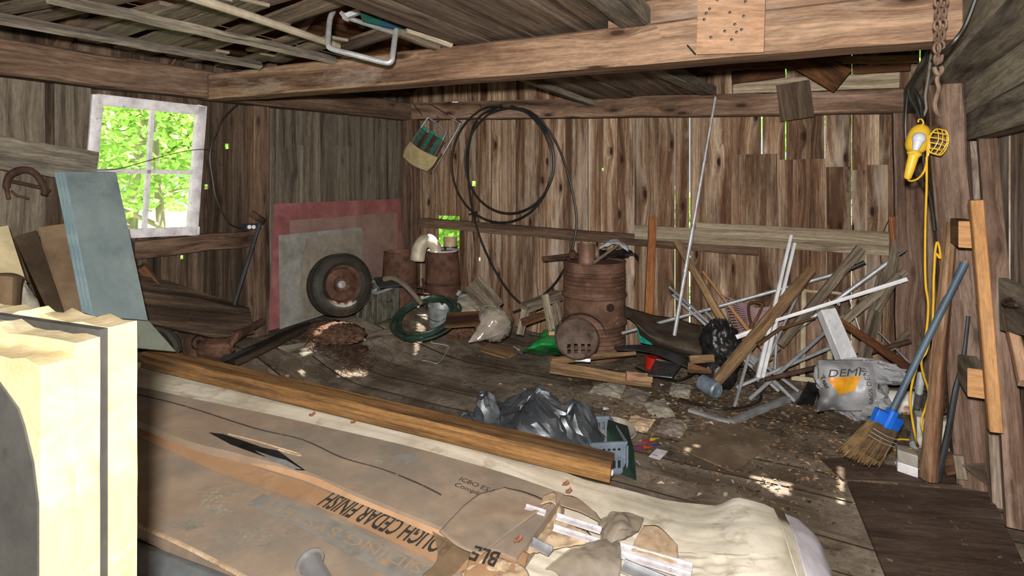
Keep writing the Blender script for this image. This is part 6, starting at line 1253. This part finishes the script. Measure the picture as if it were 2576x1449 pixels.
# gutter angle, cable loops
A, B_, C_ = FL(1734, 1031, .02), FL(1838, 1062, .015), FL(2018, 988, .02); mb = MB(); mb.bar(A, B_, .045, .02, up=Z, seg=3); mb.bar(B_, C_, .055, .03, up=Z, seg=3); one('gutter_angle', mb, ALUD, 'bent aluminium gutter lying in a V on the floor', 'gutter')
mb = MB(); mb.tube([FL(x, y, z) for x, y, z in ((1600, 925, .06), (1650, 945, .08), (1710, 955, .1), (1755, 930, .14), (1770, 895, .2), (1760, 862, .25), (1730, 850, .26), (1690, 858, .22))], .009, 6, smooth=6)
mb.tube([FL(x, y, z) for x, y, z in ((1725, 905, .14), (1790, 907, .16), (1850, 915, .2), (1880, 930, .2), (1900, 965, .1), (1915, 995, .04), (1905, 1012, .03), (1870, 1024, .02), (1810, 1028, .02), (1750, 1015, .02), (1710, 1003, .02))], .009, 6, smooth=6); one('cable_loop', mb, HOSEB, 'loose loops of black cable around the sledge hammer', 'cable')
# white sack
g = root('sack', FL(2160, 1050), 'crumpled white plastic sack with orange and black print by the broom', 'sack'); SACK = nm('white_sack', [(.3, '#727377'), (.5, '#929396'), (.7, '#abacaf')], 6, .4, second=('#6b645a', 4, .56, .7, .5), bump=.4, bscale=30, spec=.5)
mb = MB(); rr = random.Random(8); crumple_bag(P(2148, 985, 3.95), U * .21, N * .17, Z * .17, 44, 26, 2.2, .045, .006); crumple_bag(P(2190, 935, 3.9), U * .22, N * .1, Z * .075, 34, 16, 5.2, .10); crumple_bag(P(2085, 950, 3.92), U * .09, N * .1, Z * .11, 20, 14, 7.2, .08); mk('bag', mb, SACK, g, ang=28); sb = bvh(mb); bag_mb = mb
def front_of(x, y, k=.012):
    dmin = min((h[3] for h in (sb.ray_cast(CAM, (P(x + a, y + c, 1) - CAM).normalized()) for a in (-14, 0, 14) for c in (-14, 0, 14)) if h[0]), default=3.9)
    return CAM + (P(x, y, 1) - CAM).normalized() * (dmin - k)
mb = MB(); mb.patch([[front_of(x, y, -.035 if (i in (0, 5) or j in (0, 4)) else .022) for i, x in enumerate((2056, 2085, 2120, 2150, 2185, 2212))] for j, y in enumerate((904, 926, 965, 1000, 1035))], 24, 30, .006, 9, 3, True); mk('printed_front', mb, SACK, g, solid=.002, ang=60); sb = bvh(mb)
def pxmap(mb, s, x, y, ex, ey, d, bold=.02, mi=0): return lettering(mb, s, P(x, y, d), V((ex[0], 0, -ex[1])) * (d / FP), V((ey[0], 0, -ey[1])) * (d / FP), bold, sb, .006, mi)
mb = MB(); n = 16; b0 = 0; qo = [(2080, 952), (2166, 946), (2150, 982), (2112, 994)]
for i in range(n + 1):
    for j in range(n + 1):
        s, t = i / n, j / n; x = (qo[0][0] * (1 - s) + qo[1][0] * s) * (1 - t) + (qo[3][0] * (1 - s) + qo[2][0] * s) * t; y = (qo[0][1] * (1 - s) + qo[1][1] * s) * (1 - t) + (qo[3][1] * (1 - s) + qo[2][1] * s) * t
        d = (P(x, y, 1) - CAM).normalized(); h = sb.ray_cast(CAM, d); mb.v.append((h[0] if h[0] else P(x, y, 3.75)) - d * .004)
for i in range(n):
    for j in range(n): a = i * (n + 1) + j; mb.face((a, a + n + 1, a + n + 2, a + 1))
mk('orange_print', mb, nm('orange_yellow_print', [(.35, '#c9781a'), (.6, '#dca32c')], 9, .4), g)
mb = MB(); o_ = front_of(2080, 949, .02); lettering(mb, 'DEMI', o_, (front_of(2168, 944, .02) - o_) / 2.35, (front_of(2084, 930, .02) - o_) / .70, 0, None, .006); mk('lettering', mb, INK, g, smooth=False)
for a_ in (('Tear', 2062, 948, (9, 17), (14, -10), 3.72, .01), ('BAGS DEMI', 2206, 1024, (-1, -17), (-17, 0), 3.72, 0)): mb = MB(); pxmap(mb, *a_); mk('lettering', mb, INK, g, smooth=False)
mb = MB(); a = P(2248, 1010, 3.95); a.z = .09; mb.lathe([(1e-4, -.15), (.07, -.15), (.08, -.14), (.08, .14), (.07, .15), (1e-4, .15)], a + N * .05, (U + Z * .1).normalized(), 28); one('rusty_white_can', mb, nm('rusty_white_enamel', [(.3, '#b0aca6'), (.58, '#cfccc6')], 5, .45, second=('#8a5320', 8, .54, .6, .95)), 'white paint can with rust patches lying beside the sack', 'can')
mb = plate(MB(), [FL(2005, 1018), FL(2046, 1022), P(2060, 975, 3.95), P(2034, 965, 4.0)], .02); one('dark_wedge', mb, BLKW, 'black plastic wedge left of the white sack', 'plastic scrap')

# ---------- floor sheets and litter
def floor_sheet(pts, th, mat, lab, name='plywood_sheet', cat='plywood', up=.004): return one(name, plate(MB(), [FL(x, y, up + th) for x, y in pts], th), mat, lab, cat)
floor_sheet([(1690, 1120), (1848, 1186), (1962, 1100), (1830, 1052)], .008, nm('dusty_ply', [(.3, '#4b3d2f'), (.6, '#6f5f4d')], 4, .9, second=('#8d7d68', 3, .55, .7, .5)), 'square thin plywood sheet flat on the floor in front of the gutter')
floor_sheet([(2132, 1210), (2490, 1238), (2590, 1449), (2230, 1449)], .018, DPLY, 'large dark plywood sheet flat on the floor at the lower right')
floor_sheet([(2062, 1150), (2140, 1152), (2420, 1200), (2500, 1225), (2120, 1205)], .01, DPLY, 'dark board flat on the floor under the broom', 'floor_board', 'board')
floor_sheet([(700, 872), (985, 824), (1000, 834), (760, 900)], .01, HEWG, 'long loose plank flat on the floor in front of the needle heap', 'floor_plank_loose', 'plank')
rr = random.Random(21)
def scatter(n, cx, cy, sx, sy, smin, smax, mb, up=.006, curl=.4):
    for k in range(n):
        x, y = cx + rr.gauss(0, sx), cy + rr.gauss(0, sy)
        if y < 800 or y > 1440: continue
        p = FL(x, y, up + rr.random() * .006); u_, v_ = uv_of(p)
        if not (.08 < u_ < W - .22 and v_ < -.1): continue
        s = rr.uniform(smin, smax); t = rr.random() * 6.3; a = V((math.cos(t), math.sin(t), rr.uniform(-curl, curl) * .5)) * s; b_ = V((-math.sin(t), math.cos(t), rr.uniform(-curl, curl) * .5)) * s * rr.uniform(.3, .8); lift = Z * s * curl * rr.random()
        i = len(mb.v); mb.v += [p - a, p + b_ * .8 + lift, p + a, p - b_ * .8 + lift * .5]; mb.face((i, i + 1, i + 2, i + 3))
    return mb
mb = MB(); scatter(2200, 1750, 1010, 210, 60, .008, .026, mb); scatter(1500, 2050, 1120, 200, 70, .007, .022, mb); scatter(700, 1900, 930, 150, 40, .008, .025, mb); scatter(900, 1250, 900, 260, 60, .003, .01, mb); scatter(500, 1000, 860, 150, 30, .004, .014, mb); scatter(500, 2100, 1280, 200, 70, .003, .009, mb); scatter(300, 2350, 1250, 120, 80, .003, .01, mb)
one('leaf_litter', mb, DRY, 'dry leaves, chips and crumbs strewn over the plank floor', 'litter', kind='stuff', smooth=False)
rag_specs = (((1575, 970), (1640, 985), (1560, 1000), (1610, 1030), 'dirty clear plastic film in front of the wide tan board', CLEAR), ((1615, 1010), (1672, 1000), (1640, 1050), (1700, 1045), 'crumpled beige cloth left of the gutter angle', GREYC), ((1668, 1045), (1735, 1055), (1650, 1085), (1715, 1100), 'dirty pale plastic wrap left of the square plywood sheet', CLEAR), ((1590, 1040), (1650, 1055), (1570, 1070), (1625, 1088), 'brown leaves caught in plastic film right of the black bag', CARDT), ((1500, 962), (1580, 960), (1480, 985), (1560, 1000), 'grey rag under the wide tan board', GREYC), ((1440, 958), (1490, 955), (1432, 978), (1492, 980), 'dark crumpled rag alone on the floor behind the black bag', DARKS), ((1690, 960), (1740, 965), (1680, 995), (1735, 1000), 'pale crumpled paper beside the hammer head', GREYC))
for i, (a, c, e, f, lab, mt) in enumerate(rag_specs):
    mb = MB(); m_ = lambda p, q: ((p[0] + q[0]) / 2, (p[1] + q[1]) / 2); rows = [[FL(*a, .012), FL(*m_(a, c), .03), FL(*c, .012)], [FL(*m_(a, e), .02), FL(*m_(c, e), .035), FL(*m_(c, f), .02)], [FL(*e, .01), FL(*m_(e, f), .016), FL(*f, .01)]]
    mb.patch(rows, 30, 30, .013, 14, i * 2.3, True); one('rag' if mt is not CLEAR else 'plastic_film', mb, mt, lab, 'rag' if mt is not CLEAR else 'plastic film', solid=.002, ang=70)
pp = (((1524, 1028), 16, 'small white paper on the floor between the film and the black bag'), ((1665, 968), 10, 'white bottle cap sized paper near the beige cloth'), ((1682, 1016), 10, 'round white paper scrap beside the gutter tip'), ((1692, 1082), 18, 'torn white paper left of the square plywood sheet'), ((2255, 1165), 8, 'white speck of paper by the white container'))
for (x, y), n, lab in pp:
    mb = MB(); c = FL(x, y, .012); r0 = n / FP * c.y / 2; mb.patch([[c + V((-r0, -r0, 0)), c + V((r0, -r0 * .7, .004))], [c + V((-r0 * .8, r0, .006)), c + V((r0, r0, 0))]], 5, 5, .004, 30, x); one('paper_scrap', mb, WHITEP, lab, 'paper', 'white paper scraps on the floor', solid=.001)
for i, (x, y, c_, lab) in enumerate(((1628, 1112, '#b02a4a', 'pink end of the colourful wrapper beside the white card'), (1648, 1106, '#c9a227', 'yellow wrapper piece beside the white card'), (1612, 1128, '#7a2c6a', 'purple wrapper piece nearest the green bin'), (1650, 1122, '#343a80', 'dark blue wrapper strip above the white card'), (1632, 1126, '#b8442a', 'red orange wrapper strip touching the white card'))):
    mb = MB(); c = FL(x, y, .014 + i * .004); mb.patch([[c + V((-.035, -.018, 0)), c + V((.03, .0, .008))], [c + V((-.03, .012, .006)), c + V((.035, .03, .0))]], 8, 6, .004, 30, i); one('candy_wrapper', mb, nm('wrapper_' + c_[1:], [(.3, c_), (.6, c_)], 5, .3, bump=.3), lab, 'wrapper', 'colourful wrapper pieces by the crate', solid=.001)
mb = plate(MB(), [FL(1652, 1128, .012), FL(1680, 1135, .012), FL(1660, 1156, .012), FL(1632, 1148, .012)], .002); g = one('white_card', mb, WHITEP, 'small white price card lying by the colourful wrapper', 'card')
mb = MB(); i_ = 0
for k in range(7): mb.box(FL(1642 + k * 2, 1143 + k * .6, .0135), V((.0016 + .001 * (k % 2), 0, 0)), V((0, .012, 0)), Z * .001)
mk('bar_code', mb, INK, g)
leaf = ((890, 1065, 'curled orange leaf on the cream tarp beside the timber'), (785, 1046, 'small curled brown leaf on the cream tarp near the timber'), (1425, 1222, 'curled orange leaf on the tarp by the torn carton'), (1432, 1240, 'second curled orange leaf on the tarp by the torn carton'), (1305, 1365, 'orange leaf tucked in the torn cardboard'))
for i, (x, y, lab) in enumerate(leaf):
    mb = MB(); c = ST(x, y, .04 if i < 4 else .14); mb.patch([[c + V((-.02, 0, .0)), c + V((-.007, -.01, .008)), c + V((.014, 0, .012))], [c + V((-.017, .008, .012)), c + V((0, .0, .002)), c + V((.014, .014, .012))], [c + V((-.014, .02, .0)), c + V((0, .02, .012)), c + V((.008, .02, .022))]], 8, 8, .004, 30, i); one('curled_leaf', mb, nm('orange_leaf_%s' % 'abcde'[i], [(.3, '#7d4a32'), (.6, '#a56f52')], 20, .8) if i == 0 else bpy.data.materials['orange_leaf_a'], lab, 'leaf', 'curled dry leaves in the foreground', solid=.0015)
